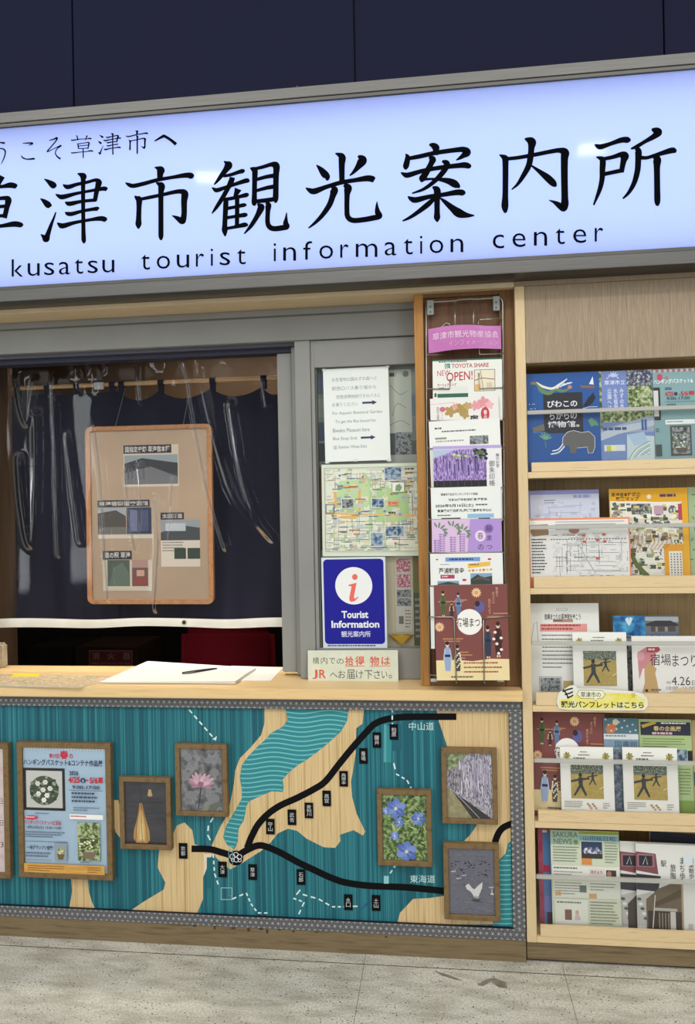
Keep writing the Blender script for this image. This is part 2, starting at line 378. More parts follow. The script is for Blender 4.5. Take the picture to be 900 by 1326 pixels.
# ---------------------------------------------------------------- countertop and counter front
b = MB(); b.box(-2.45, .2492, -.03, .34, .868, ZC, TOPW, .0025); b.build('countertop', label='long pale wooden countertop under the ticket window opening', cat='countertop')
ctr = thing('information_counter', (-1.1, .1, 0), 'wooden counter front with a painted teal old road map panel', 'counter')
XL = -2.45
XR = .2465
b = MB(); b.box(XL, XR, 0, .03, 0, .0725, PLW, .001)
for px, py, rx_, ry_ in ((252, 1199, 2.2, 1.4), (278, 1201, 1.4, 3), (302, 1202, 3, 1.2), (322, 1204, 2, 2.4), (338, 1203, 3, 1.4), (346, 1206, 1.6, 3), (362, 1204, 2, 1), (380, 1206, 1.2, 2), (410, 1207, 2, 1), (500, 1213, 1.4, 1.4)):
    q = [W(px+rx_*math.cos(k*.7)*(1+.3*(k % 2)), py+ry_*math.sin(k*.7), -.0003) for k in range(9)]; b.add(q, [tuple(range(9))], '#3f3524')
b.build('plinth', ctr)
zT, zB = .8675, .0728
bt = .868-W(60, 916.5, 0).z if False else .031
def star_lines(mb, x0, x1, z0, z1, y, a, col, wd, phase=0, vertical=False):
    """hemp-leaf lattice of thin lines clipped to a rectangle"""
    h = a*math.sqrt(3)/2; segs = []
    L = (x1-x0) if not vertical else (z1-z0); H = (z1-z0) if not vertical else (x1-x0)
    rows = int(H/2/h)+2
    for j in range(-rows, rows+1):
        for i in range(-2, int(L/a)+3):
            x, z = (i+.5*(j % 2))*a+phase, j*h
            A, B, C, D = (x, z), (x+a, z), (x+a/2, z+h), (x+a/2, z-h)
            c1 = (x+a/2, z+h/3); c2 = (x+a/2, z-h/3)
            for p, q in ((A, B), (A, C), (A, D), (c1, A), (c1, B), (c1, C), (c2, A), (c2, B), (c2, D)): segs.append((p, q))
    for (ax, az), (bx, bz) in segs:
        t0, t1 = 0., 1.; ok = True
        for p, d, lo, hi in ((ax, bx-ax, 0, L), (az, bz-az, -H/2, H/2)):
            if abs(d) < 1e-9:
                if not lo <= p <= hi: ok = False
                continue
            u, v = sorted(((lo-p)/d, (hi-p)/d)); t0, t1 = max(t0, u), min(t1, v)
        if not ok or t1-t0 < 1e-4: continue
        p = (ax+(bx-ax)*t0, az+(bz-az)*t0); q = (ax+(bx-ax)*t1, az+(bz-az)*t1)
        d = math.hypot(q[0]-p[0], q[1]-p[1]) or 1; nx, nz = -(q[1]-p[1])/d*wd/2, (q[0]-p[0])/d*wd/2
        pts = [(p[0]+nx, p[1]+nz), (q[0]+nx, q[1]+nz), (q[0]-nx, q[1]-nz), (p[0]-nx, p[1]-nz)]
        if not vertical: mb.face([(x0+u, y, (z0+z1)/2+v) for u, v in pts], col)
        else: mb.face([((x0+x1)/2+v, y, z0+u) for u, v in pts], col)
BD = mat('#17161f', .6); BL = mat('#b4b4b4', .5)
xLv = -2.449
zb1, zt0 = W(340, 1187.5, 0).z, W(340, 917.5, 0).z
xr0 = W(661.5, 1060, 0).x
for nm, x0, x1, z0, z1, ver in (('patterned_border', XL, XR, zt0, zT, False), ('patterned_border', XL, XR, zB, zb1, False), ('patterned_border', xr0, XR, zb1, zt0, True)):
    b = MB(); b.box(x0, x1, -.002, .02, z0, z1, BD)
    star_lines(b, max(x0, xLv) if not ver else x0+.001, x1-.001, z0+.001, z1-.001, -.0024, .0196, BL, .00095, vertical=ver)
    b.build(nm, ctr)
TEAL = noise('teal_stain_wood', 9, [(.34, '#0d4856'), (.42, '#155a67'), (.47, '#12535f'), (.52, '#1e6c77'), (.55, '#3b8890'), (.58, '#1d6872'), (.7, '#124f5c')], stretch=(9, 9, .012), detail=6, dist=.0, nrough=.65, rough=.5)
TAN = noise('tan_map_wood', 20, [(.3, '#a98b58'), (.45, '#cdb080'), (.55, '#d6bc8c'), (.7, '#b49662')], stretch=(9, 9, .12), detail=6, rough=.5)
LAKE = mat('#2b8289', .5); WAVE = mat('#6fb5b5', .5)
M = Sheet(0, 918, 661, 1190, .0095, body=False, step=1.2e-5, trace=True)
M.mb.box(XL, XR-.002, .0095, .02, zb1-.01, zt0+.01, TEAL)
land = [(342.5, 914), (342.5, 937), (338, 952), (324.5, 968), (310.5, 982), (304.5, 998), (303, 1015), (298, 1040), (295, 1054), (285.5, 1070), (274.5, 1094), (272, 1103),
        (276, 1106), (286, 1117), (298, 1126), (313, 1118), (341, 1100), (352, 1089), (360, 1079), (373, 1073), (385, 1076), (397, 1086), (419, 1097), (434, 1098), (441, 1089), (440, 1081),
        (458, 1075), (470, 1082), (473, 1077), (462, 1054), (456, 1032), (454.5, 1012), (458, 993), (460.5, 976), (461.4, 943), (469.5, 937), (471.7, 914)]
kyoto = [(159, 1186), (187, 1167), (212, 1152), (214, 1143), (204, 1123), (206, 1102), (222, 1085), (229, 1069), (239, 1065), (249, 1075), (252, 1093), (263, 1097), (275, 1104), (263, 1136), (263, 1164), (252, 1190)]
lake = [(369, 914), (372.5, 932), (366, 941), (349.5, 950), (346.7, 955), (335.5, 965), (321.7, 979), (313, 991), (310.5, 1007), (312.8, 1020), (313, 1034), (302, 1054), (292.5, 1070), (289, 1084), (294, 1094), (303.6, 1100),
        (308, 1090), (309, 1073), (316, 1062), (319, 1045), (322, 1038), (341, 1029), (352, 1024.7), (366, 1025.5), (367.5, 1020), (366, 1009.5), (374.5, 1000), (385.5, 991), (397, 984), (408, 976), (422, 965), (441, 948), (449.5, 934), (452, 914)]
rland = [(564, 914), (568, 933), (579, 966), (590, 1000), (612, 1040), (617, 1069), (609, 1081), (598, 1092), (600, 1130), (648, 1112), (655, 1105), (658, 1092), (663, 1088), (663, 914)]
bland = [(514, 1197), (518, 1182), (535, 1164), (556, 1163), (575, 1160), (620, 1160), (640, 1197)]
rlake = [(640, 1120), (647, 1115), (656, 1105), (659, 1092), (665, 1086), (666, 1199), (640, 1199)]
l1 = [(88, 1186), (93.5, 1154), (91.5, 1134), (113, 1134), (115, 1154), (119, 1168), (128, 1186)]
l2 = [(144, 1036), (153, 1036), (160, 1060), (158, 1088), (150, 1078), (145, 1060)]
for q in (kyoto, land, rland, bland, l1, l2): M.poly(q, TAN)
M.poly([(264, 1106), (275, 1106), (264, 1134)], '#d8cfb8')  # whitish triangle: lit patch painted onto the land
for q in (lake, rlake): M.poly(q, LAKE)
def inside(x, y, q):
    r = False; j = len(q)-1
    for i in range(len(q)):
        if (q[i][1] > y) != (q[j][1] > y) and x < (q[j][0]-q[i][0])*(y-q[i][1])/(q[j][1]-q[i][1])+q[i][0]: r = not r
        j = i
    return r
for q, dy, am in ((lake, 6.0, 2.0), (rlake, 6.3, 1.0)):
    xs = [p[0] for p in q]; ys = [p[1] for p in q]; y = min(ys)+2
    while y < max(ys):
        run = []; x = min(xs)
        while x <= max(xs)+1.6:
            yy = y+am*math.sin((x-300)/(11.5 if am > 1 else 9.)*1.0)
            if inside(x, yy, q): run.append((x, yy))
            else:
                if len(run) > 2: M.line(run, 1.7, WAVE)
                run = []
            x += 1.6
        y += dy
ROAD = mat('#0b0b0e', .7, 0, .12)
for q in ([(320, 1098), (323, 1090), (326, 1083), (334, 1068), (347, 1054), (363, 1043), (385, 1033), (408, 1021), (422, 1011), (441, 987), (460, 964), (480, 942), (486, 937), (498, 932), (521, 928.5), (564, 928), (591, 928)],
          [(248, 1099), (272, 1099.7), (288, 1104), (305, 1108), (319, 1101), (333, 1095), (344, 1096), (363, 1104), (385, 1116), (408, 1127), (430, 1137), (449, 1143), (480, 1147), (527, 1149), (578, 1154)],
          [(640, 1097), (643.5, 1083), (651, 1072), (664, 1066)]):
    M.line(q, 8.6, ROAD, smooth=True)
M.ell(305.5, 1111, 9.8, 9.8, ROAD, 28)
for a, bb, r in ((301, 1109, 3.2), (305.5, 1106.5, 3), (310, 1109.5, 3.2), (306, 1113, 3.2), (301.5, 1113.5, 2), (310.5, 1114, 2)):
    M.line([(a+r*math.cos(k*.5236), bb+r*math.sin(k*.5236)) for k in range(13)], .8, '#d5d5d5')
DASH = mat('#cfe5e2', .5)
def dashed(pts, on=5.5, off=4.2, wd=1.9):
    seg = []; 
    for i in range(len(pts)-1):
        a, c = pts[i], pts[i+1]; d = math.hypot(c[0]-a[0], c[1]-a[1]); n = max(1, round(d/(on+off)))
        for k in range(n):
            t0, t1 = k/n, (k+on/(on+off))/n
            M.line([(a[0]+(c[0]-a[0])*t0, a[1]+(c[1]-a[1])*t0), (a[0]+(c[0]-a[0])*t1, a[1]+(c[1]-a[1])*t1)], wd, DASH)
for q in ([(245, 919), (278, 957)], [(276, 1059), (270, 1069), (269, 1081), (275, 1093)], [(276, 1106), (278, 1131), (284, 1149)], [(301, 1164), (319, 1156), (325, 1170), (334, 1182), (350, 1182)],
          [(389, 1152), (380, 1163), (394, 1168), (385, 1188)], [(392, 1158), (413, 1164), (430, 1174), (445, 1174), (468, 1173)], [(508, 917), (508, 936), (511, 962), (506, 974)], [(510, 988), (513, 1002), (527, 1010), (536, 1027)], [(513, 1119), (503, 1134)]):
    dashed(q)
M.poly([(280, 959), (275, 957), (281, 953)], DASH)
M.rect(497, 938, 500.5, 987, '#4f9ca0').rect(500.5, 940, 507, 987, '#2f858b').rect(507, 938, 520, 972, '#155a68').rect(497, 1134, 503.5, 1144, '#8cc4c6')
M.outline(286, 1149, 301, 1165, .9, '#9cc3c4').outline(296, 1100, 301.5, 1160, .7, '#5f9fa3').rect(268, 1110, 276, 1150, '#17606a')
M.line([(466, 1178), (478, 1169), (494, 1158)], .8, '#1d4f8f').line([(470, 1172), (484, 1166)], .6, '#1d4f8f')
M.text('中山道', 529.5, 935, 562, 945.5, '#bfe0de').text('東海道', 531, 1132.8, 563.5, 1143, '#bfe0de')
mp = M.mb.build('map_panel', ctr)
for t, px, py in (('京都', 237, 1102), ('大津', 288, 1126), ('草津', 327, 1129.5), ('守山', 350, 1070.5), ('武佐', 378, 1058.5), ('愛知川', 400, 1049.7), ('高宮', 423, 1034), ('鳥居本', 445, 1008.6), ('番場', 470.5, 979),
                  ('醒井', 488, 958.5), ('柏原', 510, 948), ('石部', 389.7, 1136), ('水口', 451, 1168.6), ('土山', 487, 1169.6)):
    s = Sheet(px-5.5, py-10, px+5.5, py+10, .0055, ROAD, t=.0022)
    n = len(t); hh = 6.2 if n == 2 else 4.9
    for i, ch in enumerate(t): s.text(ch, px-2.9, py-hh*n/2+i*hh+.2, px+2.9, py-hh*n/2+(i+1)*hh-.3, '#c9c9c9')
    s.mb.build('name_plate', mp, label='black name plate lettered '+t)

# ---------------------------------------------------------------- the sign over the window
sx0, sx1 = -2.15, 1.15
sg = thing('lightbox_sign', (-.5, -.05, 2.248), 'large white lit lightbox sign in a steel frame above the window', 'sign')
def fr(b, x0, x1, z0, z1, y0, y1, wd, m, wt=None):
    wt = wt or wd
    b.box(x0, x1, y0, y1, z1-wt, z1, m, .0012); b.box(x0, x1, y0, y1, z0, z0+wd, m, .0012)
    b.box(x0, x0+wd, y0, y1, z0+wd, z1-wt, m, .0012); b.box(x1-wd, x1, y0, y1, z0+wd, z1-wt, m, .0012)
b = MB(); fr(b, sx0, sx1, 2.248, 2.898, -.1, -.0005, .039, STEEL, .035); b.build('steel_frame', sg)
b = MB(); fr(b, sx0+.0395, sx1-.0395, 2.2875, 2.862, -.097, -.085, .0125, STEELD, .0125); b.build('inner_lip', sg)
m, t, pb, N, L = nodes('translucent_sign_face'); t.nodes.remove(pb)
tl = N('ShaderNodeBsdfTranslucent'); tl.inputs[0].default_value = (.595, .67, .93, 1); df = N('ShaderNodeBsdfDiffuse'); df.inputs[0].default_value = (.7, .74, .85, 1)
mx = N('ShaderNodeMixShader'); mx.inputs[0].default_value = .15; L(tl.outputs[0], mx.inputs[1]); L(df.outputs[0], mx.inputs[2])
gl = N('ShaderNodeBsdfGlossy'); gl.inputs['Roughness'].default_value = .06; fz = N('ShaderNodeFresnel'); fz.inputs[0].default_value = 1.085
m2 = N('ShaderNodeMixShader'); L(fz.outputs[0], m2.inputs[0]); L(mx.outputs[0], m2.inputs[1]); L(gl.outputs[0], m2.inputs[2]); L(m2.outputs[0], t.nodes['Material Output'].inputs[0])
b = MB(); b.box(sx0+.04, sx1-.04, -.0895, -.0865, 2.289, 2.861, m); b.build('lit_face', sg)
b = MB(); b.box(sx0+.04, sx1-.04, -.012, -.004, 2.288, 2.862, '#e8e8e8'); b.build('back_plate', sg)
lt = area('lightbox_tubes', (-.5, -.02, 2.545), (-.5, -1, 2.545), sx1-sx0-.1,   .56, 8.8, (.97, .98, 1))
K = mat('#040508', .8, 0, .04)
T = Sheet(0, 160, 900, 330, -.09, body=False, step=2e-5, trace=True)
def strokes(ox, oy, sc, lst, wk=1.3, T=T):
    for q in lst:
        T.line(spline([(ox+x/sc, oy+y/sc, wd/sc*wk) for x, y, wd in q]), 1, K)
SC = {}
SC['tsu'] = (0, 210, 6, [[(342, 130, 4), (372, 148, 22), (408, 175, 40), (428, 190, 30), (434, 195, 8)], [(312, 282, 4), (338, 300, 24), (372, 330, 40), (392, 342, 26), (396, 346, 8)],
    [(316, 560, 4), (340, 580, 26), (358, 598, 40), (372, 560, 30), (400, 480, 20), (420, 430, 13), (434, 388, 8)],
    [(490, 172, 6), (510, 188, 24), (535, 192, 28), (600, 172, 22), (680, 155, 20), (740, 140, 22), (765, 155, 40), (762, 185, 34), (750, 230, 30), (738, 300, 26)], [(432, 248, 6), (455, 262, 22), (490, 270, 30), (600, 242, 20), (720, 220, 19), (800, 206, 26), (826, 210, 26), (834, 214, 8)],
    [(506, 308, 6), (524, 320, 24), (552, 322, 28), (640, 304, 20), (748, 294, 22)], [(505, 388, 6), (525, 400, 24), (560, 402, 26), (640, 380, 20), (720, 366, 22), (758, 362, 26), (768, 366, 10)],
    [(444, 470, 6), (464, 486, 26), (490, 495, 32), (580, 470, 22), (700, 448, 20), (780, 438, 30), (818, 446, 30), (830, 452, 10)],
    [(602, 88, 6), (628, 98, 26), (648, 112, 40), (646, 150, 28), (646, 300, 25), (648, 500, 25), (650, 590, 28), (652, 615, 24), (652, 632, 8)]])
SC['shi'] = (150, 205, 8.182, [[(408, 96, 6), (440, 104, 30), (475, 125, 66), (470, 165, 52), (468, 225, 46)], [(102, 258, 8), (135, 278, 30), (185, 292, 36), (300, 268, 34), (440, 230, 32), (600, 202, 30), (740, 180, 42), (800, 186, 50), (828, 192, 20)],
    [(198, 398, 8), (222, 420, 36), (246, 440, 52), (246, 520, 42), (242, 640, 44), (240, 700, 50), (240, 748, 12)], [(240, 438, 26), (360, 414, 30), (500, 385, 30), (620, 358, 34), (690, 352, 40), (730, 376, 60), (724, 460, 50), (724, 580, 46), (716, 640, 50), (702, 668, 50), (660, 640, 40), (620, 618, 20), (594, 608, 6)],
    [(425, 258, 8), (455, 272, 34), (484, 296, 58), (478, 380, 44), (478, 600, 42), (478, 800, 42), (478, 840, 36), (478, 868, 14)]])
SC['kan'] = (265, 200, 7.5, [[(186, 66, 6), (210, 82, 30), (232, 104, 60), (205, 150, 44), (160, 210, 34), (120, 262, 22), (92, 294, 8)], [(182, 212, 22), (260, 196, 26), (330, 172, 30), (372, 162, 34), (390, 166, 12)],
    [(270, 222, 40), (258, 262, 42), (220, 340, 36), (160, 445, 34), (110, 520, 26), (70, 575, 8)], [(70, 320, 6), (92, 336, 24), (120, 348, 34), (200, 322, 28), (300, 288, 28), (400, 256, 36), (424, 258, 30), (438, 264, 8)],
    [(326, 335, 56), (312, 370, 40), (294, 410, 26)], [(190, 438, 26), (260, 428, 28), (340, 410, 28), (408, 394, 34), (430, 396, 12)], [(208, 432, 34), (206, 480, 40), (202, 560, 38), (196, 680, 38), (196, 740, 44), (200, 796, 10)],
    [(316, 410, 34), (316, 550, 34), (314, 700, 32)], [(215, 526, 26), (300, 510, 26), (380, 492, 30), (408, 494, 12)], [(215, 616, 26), (300, 602, 26), (390, 588, 34), (418, 590, 12)], [(210, 720, 24), (300, 704, 26), (390, 684, 36), (422, 692, 12)],
    [(442, 132, 8), (466, 142, 34), (488, 160, 44), (486, 260, 38), (484, 380, 38), (482, 470, 40), (482, 500, 14)], [(480, 142, 24), (560, 124, 28), (640, 100, 32), (680, 102, 52), (698, 122, 52), (694, 200, 44), (692, 330, 42), (690, 430, 42), (690, 472, 14)],
    [(505, 244, 26), (600, 218, 30), (680, 206, 34)], [(505, 352, 24), (600, 326, 30), (680, 312, 34)], [(500, 456, 30), (600, 446, 34), (690, 432, 34)],
    [(512, 480, 14), (540, 500, 40), (548, 520, 52), (510, 600, 38), (450, 695, 30), (384, 772, 10)], [(592, 470, 10), (618, 492, 46), (614, 560, 36), (612, 660, 36), (634, 706, 40), (680, 722, 40), (760, 712, 42), (800, 702, 40), (788, 668, 40), (792, 620, 22), (796, 566, 8)]])
SC['kou'] = (385, 190, 7.5, [[(368, 66, 8), (400, 76, 30), (434, 104, 56), (432, 180, 46), (434, 345, 40)], [(186, 178, 8), (220, 212, 34), (262, 262, 56), (290, 296, 46), (288, 330, 14)], [(588, 92, 14), (620, 110, 50), (630, 138, 70), (590, 196, 44), (545, 250, 24), (508, 282, 10)],
    [(82, 400, 8), (115, 420, 32), (165, 434, 46), (280, 392, 34), (420, 350, 34), (560, 326, 34), (680, 308, 46), (740, 318, 46), (752, 322, 14)], [(338, 392, 18), (358, 420, 60), (344, 480, 46), (310, 570, 42), (240, 670, 34), (170, 742, 24), (108, 792, 10)],
    [(450, 375, 16), (490, 400, 62), (484, 470, 42), (482, 600, 38), (490, 680, 40), (540, 716, 40), (640, 710, 40), (740, 692, 42), (800, 676, 40), (782, 640, 44), (774, 590, 26), (774, 532, 6)]])
SC['an'] = (510, 180, 7.826, [[(358, 58, 14), (395, 66, 44), (425, 88, 58), (424, 120, 46), (420, 165, 40)], [(120, 152, 10), (138, 180, 36), (136, 220, 44), (122, 280, 46), (120, 312, 14)], [(140, 200, 30), (260, 178, 36), (420, 142, 36), (600, 116, 38), (700, 108, 46), (742, 136, 62), (700, 172, 40), (660, 200, 22), (630, 216, 8)],
    [(355, 185, 16), (392, 206, 54), (378, 250, 44), (330, 340, 48), (285, 404, 52), (262, 420, 30)], [(270, 414, 40), (330, 408, 22), (430, 408, 22), (540, 424, 46), (610, 452, 60), (650, 482, 40), (656, 500, 12)], [(488, 225, 14), (530, 244, 50), (536, 280, 44), (480, 360, 42), (400, 440, 34), (300, 510, 26), (184, 552, 12)],
    [(72, 340, 10), (110, 362, 36), (150, 366, 42), (300, 322, 34), (480, 290, 36), (640, 272, 40), (720, 266, 48), (765, 278, 40), (782, 286, 14)],
    [(390, 488, 10), (420, 502, 44), (440, 530, 56), (438, 620, 46), (438, 740, 44), (438, 800, 50), (440, 842, 12)], [(142, 582, 10), (180, 610, 40), (230, 618, 46), (360, 586, 36), (520, 562, 36), (640, 542, 46), (700, 546, 46), (726, 552, 14)],
    [(425, 585, 24), (350, 660, 42), (240, 745, 34), (160, 798, 26), (88, 832, 12)], [(465, 595, 10), (520, 640, 34), (590, 700, 52), (660, 752, 70), (740, 774, 40), (816, 776, 10)]])
SC['nai'] = (635, 170, 8.182, [[(95, 250, 8), (126, 266, 32), (156, 290, 56), (160, 340, 50), (160, 500, 48), (158, 680, 48), (154, 790, 58), (158, 850, 34), (162, 868, 10)], [(170, 294, 30), (300, 280, 32), (480, 248, 34), (640, 216, 36), (730, 204, 42), (788, 226, 70), (784, 300, 60), (784, 500, 56), (788, 700, 56), (788, 770, 64), (774, 822, 50), (720, 780, 46), (670, 750, 24), (622, 732, 8)],
    [(362, 82, 10), (400, 92, 46), (438, 116, 72), (434, 180, 52), (424, 280, 50), (404, 370, 48), (350, 470, 40), (290, 560, 26), (224, 620, 10)], [(432, 362, 14), (520, 428, 36), (600, 490, 58), (660, 546, 58), (686, 578, 34), (692, 590, 10)]])
SC['sho'] = (760, 155, 7.2, [[(72, 232, 8), (96, 246, 30), (130, 254, 38), (220, 226, 30), (320, 192, 40), (380, 190, 44), (408, 194, 14)], [(85, 350, 8), (116, 358, 26), (146, 380, 44), (144, 470, 42), (140, 560, 38), (116, 660, 32), (62, 798, 12)], [(155, 368, 28), (240, 350, 30), (320, 326, 40), (350, 340, 64), (342, 380, 46), (330, 440, 38), (322, 492, 36)], [(165, 508, 30), (240, 492, 30), (330, 474, 32)],
    [(602, 90, 14), (640, 104, 50), (668, 120, 52), (620, 160, 40), (540, 206, 28), (470, 248, 28), (410, 274, 14)], [(452, 270, 22), (478, 294, 48), (478, 380, 44), (470, 480, 42), (440, 590, 36), (390, 680, 26), (334, 738, 12)], [(500, 355, 30), (560, 356, 26), (640, 332, 28), (780, 290, 42), (820, 290, 36), (836, 290, 14)], [(620, 345, 22), (652, 372, 60), (652, 450, 46), (654, 620, 44), (656, 760, 44), (656, 806, 16)]])
SC['kusa'] = (0, 210, 6, [[(-420, 208, 8), (-380, 226, 30), (-200, 200, 22), (0, 192, 20), (80, 180, 34), (124, 188, 30), (134, 192, 10)], [(-280, 96, 8), (-250, 140, 30), (-236, 230, 18)], [(20, 110, 34), (-10, 170, 26), (-30, 230, 12)], [(-250, 300, 10), (-228, 340, 30), (-216, 430, 26)], [(-240, 316, 22), (-80, 294, 20), (40, 280, 26), (66, 296, 40), (56, 350, 32), (36, 436, 30)],
    [(-220, 370, 22), (-100, 356, 20), (50, 342, 22)], [(-216, 428, 22), (-80, 424, 20), (36, 416, 22)], [(-420, 520, 8), (-380, 534, 30), (-200, 516, 22), (0, 498, 22), (110, 482, 34), (166, 490, 30), (180, 496, 10)], [(-90, 434, 26), (-88, 520, 26), (-88, 640, 26), (-86, 660, 10)]])
def flush(name, label=None):
    T.mb.build(name, sg, label=label); T.mb = MB()
for k in SC: strokes(*SC[k]); flush('title_character')
def small(key, x0, y0, x1, y1, wk=1.15):
    ox, oy, sc, ls = SC[key]; xs = [p[0] for q in ls for p in q]; ys = [p[1] for q in ls for p in q]
    ax, ay, bx, by = min(xs), min(ys), max(xs), max(ys); kx, ky = (x1-x0)/(bx-ax), (y1-y0)/(by-ay); sh = -.06*(x1-x0)
    for q in ls: T.line(spline([(x0+(x-ax)*kx, y0+(y-ay)*ky, wd*kx*wk) for x, y, wd in q]), 1, K)
for a_ in (('kusa', 92, 175, 121, 205), ('tsu', 127, 173, 157, 201), ('shi', 163, 169.5, 192, 200)): small(*a_); flush('heading_character')
o = lambda q, sc=7.5, ox=0, oy=120: T.line(spline([(ox+x/sc, oy+y/sc, wd/sc) for x, y, wd in q]), 1, K)
o([(-20, 478, 8), (15, 488, 14), (42, 492, 20), (44, 500, 6)]); o([(-60, 575, 8), (-20, 552, 10), (20, 545, 12), (48, 560, 16), (54, 590, 14), (40, 640, 12), (14, 696, 6)]); flush('heading_character')
o([(222, 494, 6), (260, 492, 12), (312, 492, 16), (316, 500, 14), (280, 514, 6)]); o([(208, 612, 6), (222, 632, 14), (262, 648, 12), (330, 644, 18), (342, 640, 8)]); flush('heading_character')
o([(480, 466, 8), (520, 456, 12), (556, 442, 18), (540, 480, 12), (466, 566, 12), (474, 572, 10), (540, 540, 8), (596, 516, 16), (560, 545, 10), (540, 585, 10), (556, 620, 14), (590, 646, 20)]); flush('heading_character')
o([(751, 68, 6), (790, 46, 14), (800, 44, 14), (830, 62, 14), (856, 84, 17)], 3.75, 0, 165); flush('heading_character')
def spaced(t, x0, x1, yb0, yb1, xh, asc):
    """letter by letter along a straight baseline; boxes from the photographed lettering"""
    wid = {'k': .9, 'u': .95, 's': .8, 'a': .88, 't': .68, 'o': 1.02, 'r': .62, 'i': .18, 'n': .95, 'f': .66, 'm': 1.6, 'c': .82, 'e': .95}
    tot = sum(wid[c] for c in t); gap = ((x1-x0)-tot*xh)/(len(t)-1); x = x0
    for c in t:
        if x > x0: flush('subtitle_letter')
        h = {'k': asc, 't': asc*.86, 'f': asc, 'i': asc*.97}.get(c, xh); ww = wid[c]*xh
        yb = yb0+(yb1-yb0)*(x-x0)/(x1-x0)
        T.text(c, x, yb-h, x+ww, yb, K, bold=-.004); x += ww+gap
for a_ in (('kusatsu', 15.5, 148.5, 358.5, 352.5, 16.5, 22.5), ('tourist', 183, 318.5, 349.5, 342, 17, 23), ('information', 354.5, 600, 338.5, 326, 17.5, 24), ('center', 638, 781, 322, 312.5, 18, 24)): spaced(*a_); flush('subtitle_letter')
b = MB(); q = W(385, 108, -.05); b.box(q.x-.012, q.x+.012, -.06, -.05, 2.8985, 2.912, '#4c4c52'); b.tube([(q.x-.01, -.055, 2.91), (q.x, -.055, 2.926), (q.x+.01, -.055, 2.91)], .003, '#4c4c52'); b.build('lifting_lug', sg)
# ---------------------------------------------------------------- framed pictures on the map panel
PAPER = '#dcdcd6'
FOL = noise('foliage_print', 75, [(.3, '#20301c'), (.42, '#4a6434'), (.52, '#7f9a58'), (.62, '#b8c498'), (.75, '#3a5230')], detail=4)
GREYB = noise('grey_blur_print', 28, [(.3, '#3c3c40'), (.45, '#6b6b6e'), (.58, '#97979a'), (.7, '#545457')], detail=3)
WATERP = noise('grey_water_print', 60, [(.3, '#5a5a66'), (.5, '#7a7a86'), (.7, '#666672')], stretch=(1, 1, 4), detail=4)
WIST = noise('wisteria_print', 150, [(.3, '#2c2c2e'), (.42, '#77727c'), (.52, '#b9b2c2'), (.62, '#e0dce6'), (.75, '#58535c')], stretch=(2.2, 1, .6), detail=5)
DARKG = noise('dark_photo_print', 85, [(.3, '#1e2226'), (.45, '#565c60'), (.55, '#9ba0a0'), (.7, '#2e3438')], detail=5)
BLUEG = noise('blue_photo_print', 70, [(.3, '#20304a'), (.45, '#4d6a88'), (.58, '#a4b4c0'), (.7, '#2f4a52')], detail=5)
GREENP = noise('garden_photo_print', 90, [(.3, '#23301a'), (.45, '#5a6e3a'), (.55, '#9aa878'), (.65, '#c4c4a4'), (.75, '#3e4a2a')], detail=5)
PURP = noise('purple_photo_print', 150, [(.3, '#2b1c40'), (.42, '#6a4c8c'), (.55, '#a48cc4'), (.65, '#cabfe0'), (.75, '#4a3468')], stretch=(2, 1, .5), detail=5)
def picture(label, x0, y0, x1, y1, wp, col, draw, rot=0, group='framed pictures on the map panel', cat='framed picture'):
    c = W((x0+x1)/2, (y0+y1)/2, -.008); th = thing('picture_frame', (c.x, c.y, W((x0+x1)/2, y1, -.008).z), label, cat, group)
    F = Sheet(x0, y0, x1, y1, -.014, body=False)
    b = MB(); D = .0215
    def bar(a0, b0, a1, b1):
        q = [(a0, b0), (a1, b0), (a1, b1), (a0, b1)]
        f_ = [F.P(*p) for p in q]; k = [F.P(*p, -D) for p in q]; e = .0012
        ins = [(a0+.4, b0+.4), (a1-.4, b0+.4), (a1-.4, b1-.4), (a0+.4, b1-.4)]; tpp = [F.P(*p, e) for p in ins]
        b.add(tpp+f_+k, [(3, 2, 1, 0)]+[(i, (i+1) % 4, 4+(i+1) % 4, 4+i) for i in range(4)]+[(4+i, 4+(i+1) % 4, 8+(i+1) % 4, 8+i) for i in range(4)]+[(8, 9, 10, 11)], FRW)
    bar(x0, y0, x1, y0+wp); bar(x0, y1-wp, x1, y1); bar(x0, y0+wp, x0+wp, y1-wp); bar(x1-wp, y0+wp, x1, y1-wp)
    b.build('frame', th)
    P_ = Sheet(x0+wp-1, y0+wp-1, x1-wp+1, y1-wp+1, -.006, col, t=.003); draw(P_); P_.build('print', th)
    g = MB(); a = F.P(x0+wp-.5, y1-wp+.5); d = F.P(x1-wp+.5, y0+wp-.5); g.box(a.x, d.x, -.0105, -.009, a.z, d.z, GLASS); g.build('glass', th)
    return th
